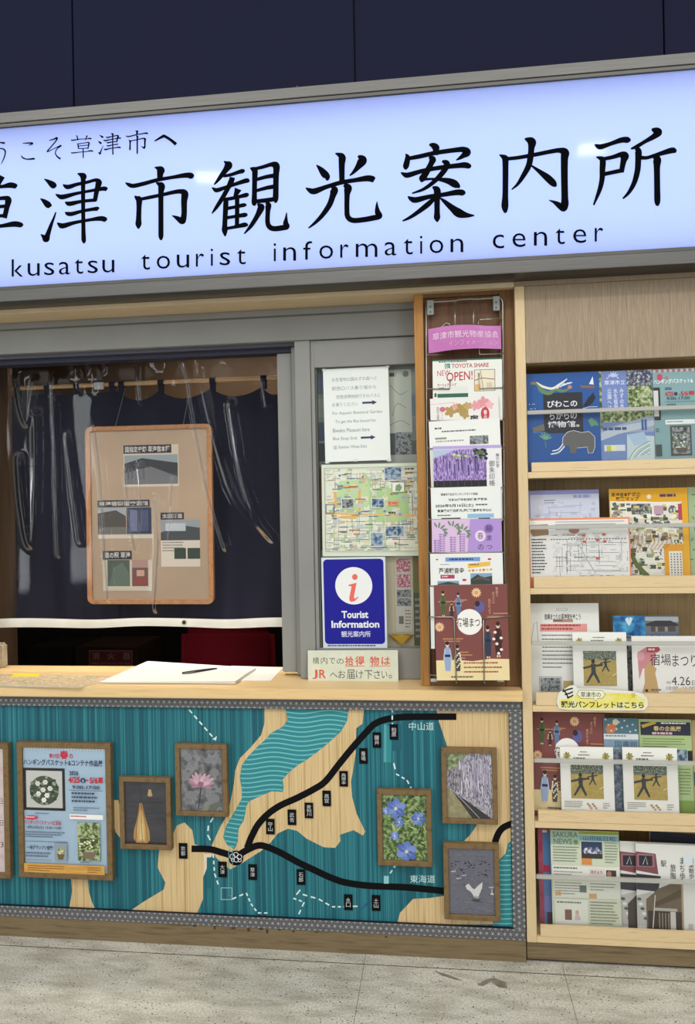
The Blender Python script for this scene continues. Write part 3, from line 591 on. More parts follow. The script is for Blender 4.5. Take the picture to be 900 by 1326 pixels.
def d_basket(s):
    R_ = '#c23048'
    for k in range(26): s.rect(33+k*4, 969, 35+k*4, 971.5, '#e8e8ea')
    s.text('第57回', 65, 976, 78, 982, R_, .02).text('春', 79, 972, 90, 983, '#d8304e', .05).text('の', 91, 976, 96, 982, R_, .02)
    s.text('ハンギングバスケット&コンテナ作品展', 31.5, 983.5, 134, 992.5, '#2d3a5c', .025)
    s.rect(31, 995, 85, 1050, '#1c1a18').rect(34.5, 998.5, 81.5, 1046.5, '#d5d4cf')
    s.ell(58, 1024, 19, 19, '#4a5844', 28); r = random.Random(3)
    for k in range(46):
        a = r.random()*6.28; d = 19*math.sqrt(r.random()); s.ell(58+d*math.cos(a), 1024+d*math.sin(a), 1.2+1.8*r.random(), 1.2+1.2*r.random(), r.choice(['#66785a', '#3c4a38', '#86967a', '#a6b098', '#2c3628']), 9, r.random()*90)
    for a, b in ((50, 1015), (60, 1013), (66, 1021), (57, 1023), (51, 1028), (62, 1030), (58, 1036)):
        for k in range(6): s.petal(a, b, k*60, 3.6, 2.6, '#eceae2')
        s.ell(a, b, .9, .9, '#c9c6a0', 8)
    s.para(46, 1053, 72, 1055, 1, '#4a5566')
    s.text('2026', 91.5, 997.5, 103, 1003, '#2d3a5c', .03)
    s.text('4/25', 90, 1005, 105, 1013, '#c22c34', .03).ell(109, 1009.5, 3.4, 3.4, '#23305a').text('土', 107, 1007.5, 111, 1011.5, '#e8e8ea').text('-', 113, 1008.5, 116, 1010, '#c22c34', .03).text('5/6', 117.5, 1005, 128, 1013, '#c22c34', .03).rect(129, 1005, 134, 1012, '#c22c34')
    s.text('9:00-17:00', 95, 1016, 130, 1020.5, '#2d3a5c', .02).rect(91, 1022, 134, 1022.6, '#5a6c88')
    s.para(94, 1025, 128, 1040, 3, '#3a4a6a').para(96, 1044, 132, 1050, 2, '#6d7f98').rect(91, 1053, 134, 1059.5, '#ebe9e6').para(92.5, 1055, 132, 1057.5, 1, '#b04a50', .6)
    s.ell(41, 1059, 9, 2.4, R_).para(34, 1057.8, 48, 1060, 1, '#f0e0e0', .6)
    s.text('ハンギングバスケット講習会', 32, 1062.5, 80, 1068, '#b8303a', .02).text('4月25日(土) 13:30~15:00', 35.5, 1069.5, 80, 1074, '#3a2d4c', .015)
    s.para(33, 1077, 85, 1086, 3, '#5a6c88').rect(33, 1089.5, 88, 1090.1, '#3a5a9a')
    s.text('一般グランプリ部門', 35, 1095, 68, 1100.5, '#22305a', .02).para(33, 1104, 66, 1112, 2, '#5a6c88').rect(33, 1113.5, 66, 1114, '#5a6c88')
    s.rect(101, 1063.5, 129.5, 1112.5, GREENP).rect(104, 1084, 127, 1090, '#4a5038')
    for k in range(30):
        a, d = r.random()*6.28, 10*math.sqrt(r.random()); s.ell(115+1.15*d*math.cos(a), 1094+d*math.sin(a), 1.6, 1.2, r.choice(['#5f7a3a', '#c9c88a', '#86a05a', '#e4e2c4', '#2f4424']), 8)
    s.poly([(106, 1101), (124, 1101), (121, 1110), (109, 1110)], '#7a6a58')
    s.rect(71, 1091, 87, 1113, '#8d9aa0').poly([(74, 1105), (84, 1105), (82, 1112), (76, 1112)], '#6a5a3a')
    for k in range(14): s.ell(79+5*math.cos(k*2.4)*r.random(), 1101+4*math.sin(k*2.4)*r.random(), 1.3, 1.1, r.choice(['#d8c84a', '#6a7e3a', '#e8dc8a']), 8)
    s.para(104, 1114, 130, 1116, 1, '#5a6c88')
    s.rect(31, 1118, 135, 1131.5, noise('gold_band_print', 60, [(.3, '#c08a3c'), (.7, '#d8a858')], stretch=(.3, 1, 3)))
    s.para(36, 1120.5, 84, 1129, 3, '#8a5a20').para(113, 1120.5, 131, 1129, 3, '#8a5a20')
picture('large framed pale blue poster with a green wreath photo and red lettering', 22.5, 962, 144, 1138, 7, '#b4cde0', d_basket)
def d_edge(s):
    s.rect(-60, 970, 4, 1128, noise('pink_white_print', 20, [(.3, '#d9a9b4'), (.5, '#e6d8d4'), (.7, '#e2c4c8')]))
    for y in (1036, 1064, 1092): s.text('日' if y != 1092 else '3', -.5, y-3, 3.6, y+4, '#4a3a40')
    s.rect(-60, 990, -20, 1020, '#c06a80').para(-50, 1030, -10, 1110, 6, '#6a4a54')
picture('framed pink poster cut off by the left edge of the photo', -82, 962, 11.7, 1136, 7, '#e0d0cc', d_edge)
def d_lamp(s):
    s.rect(160, 1013, 215, 1094, noise('dark_wall_print', 9, [(.3, '#38373d'), (.7, '#4d4c52')], stretch=(1, 1, 5)))
    for y in (1038, 1052, 1060): s.line([(161, y), (187, y+2.2), (214, y-.8)], .7, '#2c2b30')
    s.rect(160, 1090, 215, 1095, '#2b2422')
    s.poly([(181, 1040), (184, 1040), (188, 1058), (193, 1076), (193.5, 1088), (190, 1091.5), (176, 1091.5), (172.5, 1086), (173, 1076), (178, 1058)], '#c79a5a')
    s.poly([(181.5, 1050), (184, 1050), (188, 1074), (187, 1089), (178, 1089), (177, 1074)], '#dcb878').poly([(182, 1066), (185, 1066), (186, 1087), (180, 1087)], '#e9d09a')
    for q in ([(182, 1041), (177, 1062), (175, 1090)], [(183, 1041), (183, 1065), (184, 1091)], [(183, 1041), (188, 1062), (191, 1090)]): s.line(q, .7, '#8a6030')
    s.line([(182.5, 1014), (182.5, 1041)], .5, '#22211f').poly([(193, 1022), (196, 1022), (198, 1030), (194.5, 1031.5), (191.5, 1030)], '#cfae78').line([(194, 1014), (194.5, 1023)], .5, '#5a564e')
picture('small framed photo of a glowing teardrop paper lantern on a dark wall', 154.7, 1007, 221, 1100, 6, '#46454b', d_lamp)
def d_lotus(s):
    s.rect(234, 970, 287, 1050, GREYB)
    for a, b, r_ in ((244, 981, 6), (270, 985, 5), (278, 1000, 6), (242, 1004, 5), (246, 1030, 7), (276, 1034, 8)): s.ell(a, b, r_, r_*.8, '#8b8b8e', 16)
    s.line([(260, 1020), (258, 1036), (256, 1049)], 1.4, '#3c3a3a', smooth=True); s.ell(278, 1043, 9, 4, '#6e7466', 14, -25); s.ell(266, 1047, 5, 2.4, '#8d9472', 12, -30)
    for an, ln, wd, c in ((-165, 17, 4.5, '#b98a9c'), (-150, 17, 5, '#c79cac'), (-130, 18, 5, '#cfa6b5'), (-112, 19, 5, '#d6b2bf'), (-92, 16, 5, '#c99cae'), (-70, 17, 5, '#d9b8c4'), (-50, 19, 5, '#cfa4b4'), (-30, 20, 5, '#d6b0be'), (-12, 18, 4.5, '#c498aa'), (12, 15, 4, '#b98a9c'), (168, 13, 4, '#b4849a'), (-20, 13, 4, '#dfc2cc'), (-142, 12, 4, '#dcbcc8'), (-80, 11, 4, '#e0c6ce')):
        s.petal(260, 1017, an, ln, wd, c)
    s.ell(260, 1015, 4, 3, '#a86a84')
picture('small framed photo of a pink lotus on a grey blur', 227, 964, 294, 1057, 6, '#6c6c6f', d_lotus)
def d_bluef(s):
    s.rect(496, 1030, 553, 1115, FOL); r = random.Random(5)
    for k in range(60): s.petal(497+52*r.random(), 1032+80*r.random(), r.choice([-60, -40, 20, 50, 75, 110])+20*r.random(), 7+7*r.random(), 1.4+r.random(), r.choice(['#78a04a', '#a6c468', '#46702c', '#c8d690', '#2c4420']))
    for a, b, R_ in ((513, 1047, 14), (542, 1059, 9.5), (526, 1102, 14), (517, 1064, 7), (511, 1082, 6), (500, 1050, 5)):
        for k in range(6): s.petal(a, b, k*60+R_*7, R_, R_*.7, ('#6f8acc', '#86a0dc', '#5c76c0')[k % 3])
        for k in range(6): s.petal(a, b, k*60+R_*7, R_*.7, 1, '#93a8e0')
        s.ell(a, b, R_*.16, R_*.16, '#e6e2b0', 8)
picture('framed photo of blue star shaped flowers among green leaves', 488.5, 1023, 559, 1121.5, 6.5, '#5a7a3a', d_bluef)
def d_wist(s):
    s.rect(579, 976, 638, 1062, WIST)
    s.poly([(579, 976), (606, 976), (596, 990), (579, 1000)], noise('tree_print', 90, [(.3, '#4a5a34'), (.5, '#88986a'), (.7, '#c2c8a8')]))
    s.poly([(579, 1020), (584, 1024), (612, 1060), (579, 1061)], noise('path_print', 60, [(.3, '#8d8460'), (.7, '#b4ab84')]))
    s.poly([(584, 1023), (594, 1030), (634, 1058), (634, 1061), (612, 1061)], '#3a393c')
    for q in ([(584, 1022), (600, 1038), (622, 1061)], [(612, 1038), (637, 1052)], [(600, 1030), (637, 1058)]): s.line(q, .9, '#b8b4ae')
    r = random.Random(8)
    for k in range(120): x = 594+43*r.random(); y = 977+42*r.random(); s.line([(x, y), (x+.4, y+6+14*r.random())], .9, r.choice(['#e2dee8', '#c8c0d2', '#a79eb4']))
    for k in range(8): s.line([(583+k*2.3, 996), (583+k*2.3, 1022)], .5, '#5a564e')
picture('framed photo of pale wisteria hanging over a fenced path', 572, 969.5, 644, 1067, 6.5, '#8a868e', d_wist)
def d_swan(s):
    s.rect(581, 1099, 642, 1187, WATERP); r = random.Random(4)
    for k in range(34): s.ell(582+52*r.random(), 1114+22*r.random(), 1.2, .8, '#25252c', 8)
    for x, y in ((587, 1129), (594, 1138), (601, 1134), (636, 1148)): s.ell(x, y, 3.6, 1, '#c4c4c8', 10); s.line([(x+2, y-.5), (x+3, y-2.4)], .7, '#c4c4c8')
    W_ = '#e2e0dc'
    for k in range(26): x = 583+50*r.random(); y = 1102+82*r.random(); s.line([(x, y), (x+5+6*r.random(), y+.4)], .5, r.choice(['#8d8d98', '#55555f', '#9a9aa4']))
    s.poly([(603, 1146), (607, 1144), (611, 1149), (614, 1151), (620, 1145), (625, 1141), (624, 1149), (621, 1156), (619, 1161), (615, 1162), (609, 1154), (604, 1151)], W_)
    s.line([(614, 1160), (610, 1152), (606, 1147), (603, 1148)], 2, W_, smooth=True).poly([(614, 1159), (620, 1160), (619, 1163), (613, 1161)], '#b8b6b4'); s.ell(616, 1165, 6, 1, '#40404a', 10)
    s.line([(636, 1157), (637, 1150)], 1, W_).ell(637, 1156, 2.6, 1.3, W_, 10)
picture('framed photo of a white swan flapping on grey water', 574.5, 1093, 647, 1192, 6.5, '#60606c', d_swan)

# ---------------------------------------------------------------- brochure cabinet
cab = thing('brochure_cabinet', (.75, .1, 0), 'tall pale wood brochure cabinet with five slanted display shelves', 'cabinet')
CXR = 1.25
CXL = .2498
zs = [1.599, 1.2165, W(690, 921.5, 0).z, W(690, 1071.7, 0).z, .0685]
zl = [W(690, a, 0).z for a in (599, 747, 897, 1049.5, 1198)]
zr = [W(690, a, 0).z for a in (534.5, 684, 834.5, 986.5, 1137.5)]
xs1 = .2815
for a, c in ((CXL, xs1), (CXR-.032, CXR)):
    b = MB(); b.box(a, c, -.002, .33, .0685, 2.2325, ASHV, .0012); b.build('side_panel', cab)
b = MB(); b.box(CXL, CXR, -.002, .33, 2.233, 2.2495, ASHP, .001); b.build('top_board', cab)
zd = W(690, 470, 0).z
b = MB(); b.box(xs1+.0006, CXR-.0326, .002, .022, zd, 2.2325, ASHP, .0015); b.build('door_panel', cab)
b = MB(); b.box(xs1, CXR-.032, .2, .215, .0685, zd+.05, BACKW); b.build('back_panel', cab)
b = MB(); b.box(CXL, CXR, .006, .33, .009, .068, PLW, .001); b.box(CXL, CXR, .02, .32, 0, .0089, '#15120e'); b.build('plinth', cab)  # near-black strip at the floor paints the shadow gap under the plinth
for i in range(5):
    b = MB(); b.box(xs1+.0004, CXR-.0324, -.001, .2, zs[i], zs[i]+.02, ASH, .001); sh = b.build('shelf', cab)
    b = MB(); b.box(xs1+.0125, CXR-.04, -.0005, .0115, zs[i]+.0205, zl[i], ASH, .001); b.build('lip', sh)
    b = MB(); b.box(xs1+.003, CXR-.036, .0125, .0155, zs[i]+.021, zr[i]-.005, ACR); b.box(xs1+.002, CXR-.034, .006, .017, zr[i]-.0045, zr[i]+.0085, RAIL, .0015); b.build('acrylic_guard', sh, label='clear acrylic guard with a pale top rail')
b = MB(); b.box(xs1, CXR-.032, .03, .2, zd, zd+.012, BACKW); b.build('ceiling_board', cab)
GB = 'brochures in the cabinet'
def leaf(i, name, label, cat, x0, y0, x1, y1, Y, col, rot=0, tilt=4, t=.002, group=GB):
    return Sheet(x0, y0, x1, y1, Y, col, rot=rot, tilt=tilt, t=t, zb=zs[i]+.0205+.001, edge='#cfcfca'), dict(name=name, label=label, cat=cat, group=group)
def fin(p): s, k = p; return s.build(k['name'], label=k['label'], cat=k['cat'], group=k['group'])
def figure(s, x, y, h, c, c2, w=1.0, sk='#e0c4ac'):
    """small kimono figure, standing, drawn on a print; x centre, y feet"""
    u = h/10*w
    s.poly([(x-1.5*u, y-.3*h), (x-1.6*u, y-.75*h), (x-.7*u, y-.82*h), (x+.7*u, y-.82*h), (x+1.6*u, y-.75*h), (x+1.5*u, y-.3*h), (x+1.2*u, y-.06*h), (x-1.2*u, y-.06*h)], c)
    s.poly([(x-2.2*u, y-.42*h), (x-1.5*u, y-.76*h), (x-.9*u, y-.74*h), (x-1.2*u, y-.4*h)], c2).poly([(x+2.2*u, y-.42*h), (x+1.5*u, y-.76*h), (x+.9*u, y-.74*h), (x+1.2*u, y-.4*h)], c2)
    s.rect(x-1.35*u, y-.58*h, x+1.35*u, y-.5*h, '#2a2226').ell(x, y-.9*h, .85*u, .09*h, sk, 12).ell(x, y-.94*h, .9*u, .065*h, '#2a1e1c', 12)
    s.rect(x-.8*u, y-.06*h, x-.2*u, y, sk).rect(x+.2*u, y-.06*h, x+.8*u, y, sk)
def festival(s, x0, y0, x1, y1):
    w, h = x1-x0, y1-y0; U = lambda u: x0+u*w; V = lambda v: y0+v*h
    s.rect(x0, y0, x1, y1, '#7a4541')
    s.poly([(x0, V(.79)), (U(.3), V(.785)), (U(.5), V(.8)), (U(.75), V(.775)), (x1, V(.78)), (x1, y1), (x0, y1)], '#e2cf9c')
    for u0, u1, v in ((.05, .4, .17), (.28, .45, .155), (.1, .38, .56), (.12, .34, .585), (.3, .45, .7), (.33, .5, .73), (.3, .4, .76), (.72, .95, .33), (.8, 1, .3)): s.rect(U(u0), V(v), U(u1), V(v+.01), '#c08a5a')
    for u, v, r in ((.58, .085, .07), (.06, .44, .068)):
        for k in range(12): s.petal(U(u), V(v), k*30, r*w, r*w*.34, '#e0bb90')
        s.ell(U(u), V(v), r*w*.4, r*w*.4, '#c99a68', 12)
    figure(s, U(.12), V(.33), .27*h, '#4a5a34', '#5a6a40', .62); figure(s, U(.33), V(.33), .25*h, '#5f7396', '#7486a6', .62); figure(s, U(.235), V(.34), .16*h, '#3a2c30', '#c9b08a', .8)
    s.ell(U(.62), V(.235), .07*w, .065*h, '#5d5a8e', 14).ell(U(.59), V(.2), .035*w, .03*h, '#2c2430', 12)
    s.ell(U(.475), V(.39), .175*w, .135*h, '#e9e6e0', 28)
    s.text('宿場まつり', U(.3), V(.345), U(.69), V(.445), '#231c1c', .01)
    figure(s, U(.72), V(.77), .34*h, '#2e3648', '#3c465c', .6); figure(s, U(.86), V(.76), .37*h, '#3e2022', '#5a2c2e', .62)
    for a, b in ((.82, .5), (.9, .56), (.84, .62), (.9, .68), (.8, .57), (.86, .72)): s.ell(U(a), V(b), .022*w, .015*h, '#e6ddcc', 9)
    figure(s, U(.16), V(.92), .33*h, '#8fa2c4', '#a4b4d0', .66); figure(s, U(.3), V(.92), .29*h, '#4a4438', '#d8cdb4', .62)
    for k in range(10): s.ell(U(.27+.06*((k*7) % 10)/10), V(.7+.18*k/10), .012*w, .009*h, '#e6dcc4', 7)
    for u, v0, v1, t in ((.86, .03, .13, '和装で'), (.81, .08, .2, 'まつりに'), (.755, .15, .31, '出かけよう')): s.text(t, U(u-.018), V(v0), U(u+.018), V(v1), '#e0b090', 0, True)
    s.para(U(.38), V(.81), U(.92), V(.95), 3, '#9a4a3a', .3, .75).para(U(.2), V(.955), U(.9), V(.985), 1, '#6a5a4a', .5)
TREE = noise('dark_trees_print', 260, [(.3, '#2c3428'), (.5, '#5a6450'), (.65, '#aab0a4')]); GRASS = noise('dry_grass_print', 80, [(.3, '#a08a48'), (.7, '#b59f5c')])
def taichi(s, x0, y0, x1, y1):
    w, h = x1-x0, y1-y0; U = lambda u: x0+u*w; V = lambda v: y0+v*h
    s.rect(U(.01), V(.01), U(.99), V(.99), '#e6e4dc')
    for a, b in ((.13, .14), (.86, .14)):
        for k in range(7): s.petal(U(a), V(b), k*51, .075*w, .04*w, ('#8d9a4a', '#a8a85a', '#6e7e3a')[k % 3])
        s.ell(U(a), V(b), .03*w, .02*h, '#b86a5a', 8)
    s.para(U(.38), V(.07), U(.62), V(.1), 1, '#7a766c', .5).para(U(.34), V(.115), U(.66), V(.145), 1, '#7a766c', .6).para(U(.25), V(.165), U(.76), V(.205), 1, '#6a665c', .7)
    s.rect(U(.19), V(.28), U(.8), V(.8), GRASS).rect(U(.19), V(.28), U(.8), V(.42), TREE)
    for cx, cy, k in ((.37, .76, 1.0), (.6, .59, .56)):
        a, b = U(cx), V(cy); q = .36*h*k
        s.poly([(a-.08*q, b-.45*q), (a-.1*q, b-.8*q), (a+.1*q, b-.8*q), (a+.1*q, b-.45*q), (a+.28*q, b-.04*q), (a+.2*q, b), (a, b-.36*q), (a-.24*q, b), (a-.32*q, b-.03*q)], '#34363c')
        s.line([(a-.08*q, b-.7*q), (a-.42*q, b-.62*q)], .09*q, '#34363c').line([(a+.08*q, b-.72*q), (a+.4*q, b-.76*q)], .09*q, '#34363c').ell(a, b-.9*q, .08*q, .1*q, '#2a2622', 10)
    s.line([(U(.72), V(.65)), (U(.8), V(.61))], .6, '#e6e2d4')
    s.para(U(.06), V(.84), U(.42), V(.95), 4, '#8a867c', .4)
    for k in range(6): s.ell(U(.5+.03*k), V(.88+.03*(k % 3)), .025*w, .016*h, ('#8d9a4a', '#c46a70', '#b9a04a')[k % 3], 8)
    s.para(U(.78), V(.86), U(.92), V(.96), 3, '#8a867c', .4)
def streets(s, x0, y0, x1, y1, n, cols, lc, wd=.5, seed=1):
    r = random.Random(seed); l = s.up()
    for k in range(n):
        x, y = x0+(x1-x0)*r.random(), y0+(y1-y0)*r.random(); a, b = 2+7*r.random(), 1.2+4.5*r.random()
        s.mb.face([s.P(u, v, l+k*1e-6) for u, v in ((x, y), (x, min(y+b, y1)), (min(x+a, x1), min(y+b, y1)), (min(x+a, x1), y))], r.choice(cols))
    l = s.up()
    for k in range(n//3):
        if r.random() < .5: y = y0+(y1-y0)*r.random(); a = x0+(x1-x0)*.6*r.random(); s.line([(a, y), (min(x1, a+(x1-x0)*(.2+.4*r.random())), y+1.5*(r.random()-.5))], wd, lc, l)
        else: x = x0+(x1-x0)*r.random(); a = y0+(y1-y0)*.6*r.random(); s.line([(x, a), (x+2*(r.random()-.5), min(y1, a+(y1-y0)*(.2+.4*r.random())))], wd, lc, l)

# row 1
p = leaf(0, 'brochure', 'blue brochure with white elephant outline and dragon, first from left on top shelf', 'brochure', 682.5, 482, 777, 600, .03, '#1f4f90'); s = p[0]
s.rect(704, 508, 755, 561, '#23252d').text('びわこの', 709, 518, 748, 527, '#d8d8da', .02).text('ちからの', 711, 532, 747, 543, '#c8c8cc', .02).text('博物館。', 709, 545, 750, 553.5, '#d8d8da', .02)
s.line([(690, 494, 2), (698, 496, 5), (702, 504, 6), (712, 508, 5), (720, 503, 5), (730, 506, 4), (740, 502, 2)], 4, '#5a7a5a', smooth=True).line([(696, 493, 1), (704, 499, 3), (716, 502, 3), (726, 497, 3), (736, 490, 1)], 2, '#d8d4c4', smooth=True).ell(691, 494, 3.4, 2, '#8a6a4a', 10, -20)
for k in range(4): s.petal(722+k*4, 503-k*2, -50+k*12, 9, 2, '#c9d4dc')
s.ell(739, 501, 3, 2.6, '#b07a6a', 10).poly([(752, 499), (772, 501), (770, 504), (754, 503)], '#7a5a44').poly([(764, 498), (769, 488), (770, 499)], '#d4dce4')
s.poly([(755, 527), (763, 515), (770, 512), (772, 516), (768, 523), (760, 528)], '#1a1d28').poly([(765, 513), (770, 509), (769, 514)], '#1a1d28').line([(752, 531), (762, 528), (774, 528)], .6, '#d4dce4')
s.poly([(689, 553), (704, 548), (705, 557), (690, 559)], '#6a6458').rect(690, 559, 707, 560, '#4a7ab8').poly([(761, 545), (766, 542), (772, 547), (775, 553), (770, 552), (765, 554)], '#5a8a6a')
for k in range(6): s.petal(705, 569, -140+k*24, 10, 2, '#6a9a7a')
s.line([(705, 571), (706, 580)], 1.4, '#4a7a5a'); EL = '#5d5c5a'
s.poly([(726, 578), (728, 567), (733, 560), (742, 558), (752, 561), (762, 560), (768, 566), (769, 580), (766, 588), (760, 588), (759, 580), (746, 580), (744, 588), (737, 588), (736, 579), (731, 577)], EL)
s.line([(728, 575), (722, 582), (714, 584)], 1.6, '#d8dadc', smooth=True).line([(730, 578), (722, 586), (712, 588)], 1.6, '#d8dadc', smooth=True).line([(727, 577), (728, 567), (734, 560), (742, 558), (752, 561), (762, 560), (769, 567), (769, 580), (766, 588), (760, 588), (759, 580), (746, 581)], .7, '#c9cdd2')
for k in range(9): s.ell(686+3*(k % 3)+k % 2, 520-6*(k//3)+14, .7, .7, '#b9c9dc', 6)
fin(p)
p = leaf(0, 'brochure', 'lavender blue garden brochure with white vertical lettering, second from left on top shelf', 'brochure', 777, 479, 848, 598, .034, '#687b9e'); s = p[0]
s.rect(777, 479, 780, 560, GREENP).rect(780, 479, 813, 531, '#6c7fb4').text('草津市立', 784, 491, 811, 497, '#e6e9f2', 0).line([(787, 489), (795, 482), (803, 489)], .8, '#d6dcec')
for k in range(5): s.petal(796, 487, -150+k*30, 8, 1.8, '#b9c6e6')
for j, (x, t) in enumerate(((806, 'みずの森'), (798, '水生植物'), (790, '公園へは'))): s.text(t, x-2.6, 502, x+2.6, 530, '#e2e6f2', 0, True)
s.rect(813, 479, 846, 500, noise('iris_print', 120, [(.3, '#231c34'), (.45, '#4a3a78'), (.55, '#6a7a5a'), (.65, '#c8ccd4'), (.75, '#2f3a28')])).rect(814, 500, 846, 529, GREENP).rect(777, 531, 846, 546, GREENP)
s.poly([(777, 556), (815, 546), (847, 538), (847, 560), (777, 566)], '#8f9cae').rect(777, 560, 847, 600, '#6b82ae').poly([(777, 560), (800, 552), (847, 545), (847, 552), (800, 562), (777, 570)], '#aeb6c0')
s.para(780, 553, 826, 560, 1, '#3a4e7e', .55).rect(830, 545, 833, 558, '#3a5a98').rect(834, 545, 837, 558, '#3a5a98').ell(831.5, 545, 1.6, 1.8, '#3a5a98', 8).ell(835.5, 545, 1.6, 1.8, '#3a5a98', 8)
s.rect(781, 576, 808, 584, '#c8ccd0').rect(784, 577, 790, 584, '#b8b848').rect(790, 577, 796, 584, '#d8d8a0').poly([(811, 563), (846, 566), (846, 598), (810, 597)], '#b4c4c4').poly([(811, 563), (833, 560), (838, 575), (820, 578)], '#9fb4c8')
for k in range(9): s.line([(812+k*3, 596-k), (822+k*2, 582+k), (840, 572+k*2)], .7, ('#5a7a6a', '#d8dcc4', '#7a94a4')[k % 3], smooth=True)
fin(p)
p = leaf(0, 'flyer', 'pale teal plant show flyer with framed plant photo, right end of top shelf', 'flyer', 847, 476, 935, 596, .03, '#7c9c9e'); s = p[0]
for k in range(24): s.rect(848+k*3.6, 476.5, 850+k*3.6, 480, '#b8455a' if k % 2 else '#d8b0b4')
s.text('春', 852, 482, 860, 491, '#c04060', .03).text('の', 862, 486, 867, 491, '#c04060').text('ハンギングバスケット&', 847.5, 489, 899, 495.5, '#e4eaea', .02)
s.rect(847, 500, 855.5, 543, '#2a2a2c').rect(847, 504, 853, 538, '#c9c9c4').text('2026', 862, 500, 871, 503.5, '#2d4a5c', .02).text('4/25', 862, 506, 873, 512, '#b8303c', .02).ell(876, 509, 2.5, 2.5, '#2d3a5c', 10).text('-5/6', 880, 506, 892, 512, '#b8303c', .02).rect(893, 506, 900, 511, '#b8303c').text('9:00-17:00', 864, 513, 894, 517, '#2d4a5c', .01).rect(862, 519, 910, 519.6, '#5a8088').para(864, 522, 890, 526, 1, '#4a6a74')
s.rect(861, 543, 899, 549, '#dfe4e2').para(863, 545, 897, 548, 1, '#8a6a6a').rect(867, 551, 894, 590, '#4a443e').rect(869, 553, 892, 588, DARKG)
r = random.Random(2)
for k in range(34): s.ell(880+9*(r.random()-.5)*2, 571+11*(r.random()-.5)*2, 1.6, 1.2, r.choice(['#5a6e4a', '#a9b49a', '#34442c', '#d4d8c8', '#72845c']), 8, 90*r.random())
s.poly([(872, 580), (889, 580), (886, 586), (875, 586)], '#5a5048').rect(847, 575, 855, 590, '#3f4a44').para(848, 554, 853, 560, 2, '#3a5a64')
fin(p)
# row 2
p = leaf(1, 'folded_map', 'lavender bordered map leaflet standing behind the white map', 'leaflet', 684, 634.5, 776, 700, .075, '#8e93c8'); s = p[0]
s.rect(687, 640, 776, 700, '#c9ccdc').para(743, 641, 770, 646, 1, '#9a9fca', .8).para(705, 647, 722, 653, 2, '#5a5e70', .4); streets(s, 690, 650, 774, 672, 26, ['#bfc4d4', '#d4d7e2', '#b4bacb'], '#8d92a6', .5, 3); fin(p)
p = leaf(1, 'folded_map', 'yellow bordered illustrated town map to the right of the white map', 'leaflet', 790, 632, 892, 748, .06, '#dca324'); s = p[0]
s.text('草津宿本陣周辺', 793, 637, 831, 642.5, '#2a2418', .02).text('散策マップ', 799, 642.5, 829, 648, '#2a2418', .03).rect(791, 650, 884, 745, '#d9d6c8')
streets(s, 792, 651, 884, 744, 330, ['#44503a', '#6a5a44', '#8d9a6a', '#5a6a4a', '#c9c5b4', '#a89a7c', '#6e6a7c', '#e4e0d2', '#3c4a34', '#c8b868'], '#e8e4d8', 1.1, 5)
s.line([(791, 649), (830, 650), (868, 652), (884, 658)], 2, '#e6e2d6').line([(796, 650), (800, 662)], 5, '#4a6a34').rect(819, 652, 845, 666, DARKG).ell(870, 661, 5.5, 6.5, '#cfd4c4', 18).ell(870, 661, 3.6, 4.4, '#5a5a84', 14).ell(870, 661, 1.6, 2, '#c4c07a', 10)
s.para(856, 640, 882, 645, 1, '#4a3a5a', .7).ell(842, 643, 3, 3, '#e4dcc8', 12).rect(879, 653, 884, 674, '#b0405a').rect(848, 655, 860, 666, '#b494a4')
s.line([(817, 718, 5), (824, 732, 6), (838, 748, 7)], 5, '#5c6a34', smooth=True).rect(859, 705, 884, 747, '#d89a20').rect(865, 714, 882, 747, '#dedace')
for a in range(4):
    for b in range(9): s.rect(867+a*4, 717+b*3.4, 868.6+a*4, 718.6+b*3.4, '#4a4a44')
for k in range(10): s.line([(822+k*5, 690), (820+k*5.4, 702), (818+k*4.6, 712)], .6, '#a8664a')
fin(p)
p = leaf(1, 'folded_map', 'pale green leaflet at the right end of the second shelf', 'leaflet', 892.5, 630, 950, 746, .065, '#9db08a'); s = p[0]
for k in range(7): s.petal(897+3*(k % 2), 640+k*14, 30*k, 5, 2, '#5f7e4a')
s.para(903, 650, 940, 740, 9, '#5c7050'); fin(p)
p = leaf(1, 'folded_map', 'white street map leaflet with orange border, front left of second shelf', 'leaflet', 684, 670.5, 816, 747, .03, '#e08a64'); s = p[0]
s.rect(686, 673, 814, 747, '#e0dfda').poly([(687, 679), (710, 678), (711, 692), (690, 694), (687, 688)], '#9a7c58').ell(744, 687, 7, 3.6, '#a8705a', 14)
streets(s, 714, 690, 812, 746, 130, ['#d0d0cc', '#dededa', '#c4c4c2', '#d6d4d0'], '#6a6a6c', .55, 9)
for k in range(26): s.rect(713+k*3.8, 697.5, 715+k*3.8, 698.6, '#2c2c30')
s.line([(749, 704), (758, 722), (770, 742)], 1.6, '#b4b4b4')
for a, b in ((754, 692), (755, 700), (772, 698), (780, 691), (781, 700), (771, 722)): s.rect(a, b, a+4.5, b+3, '#c05a50')
s.para(688, 697, 709, 744, 12, '#4a4a4c', .4, .7).para(720, 675, 810, 688, 4, '#9a9a98', .25); fin(p)
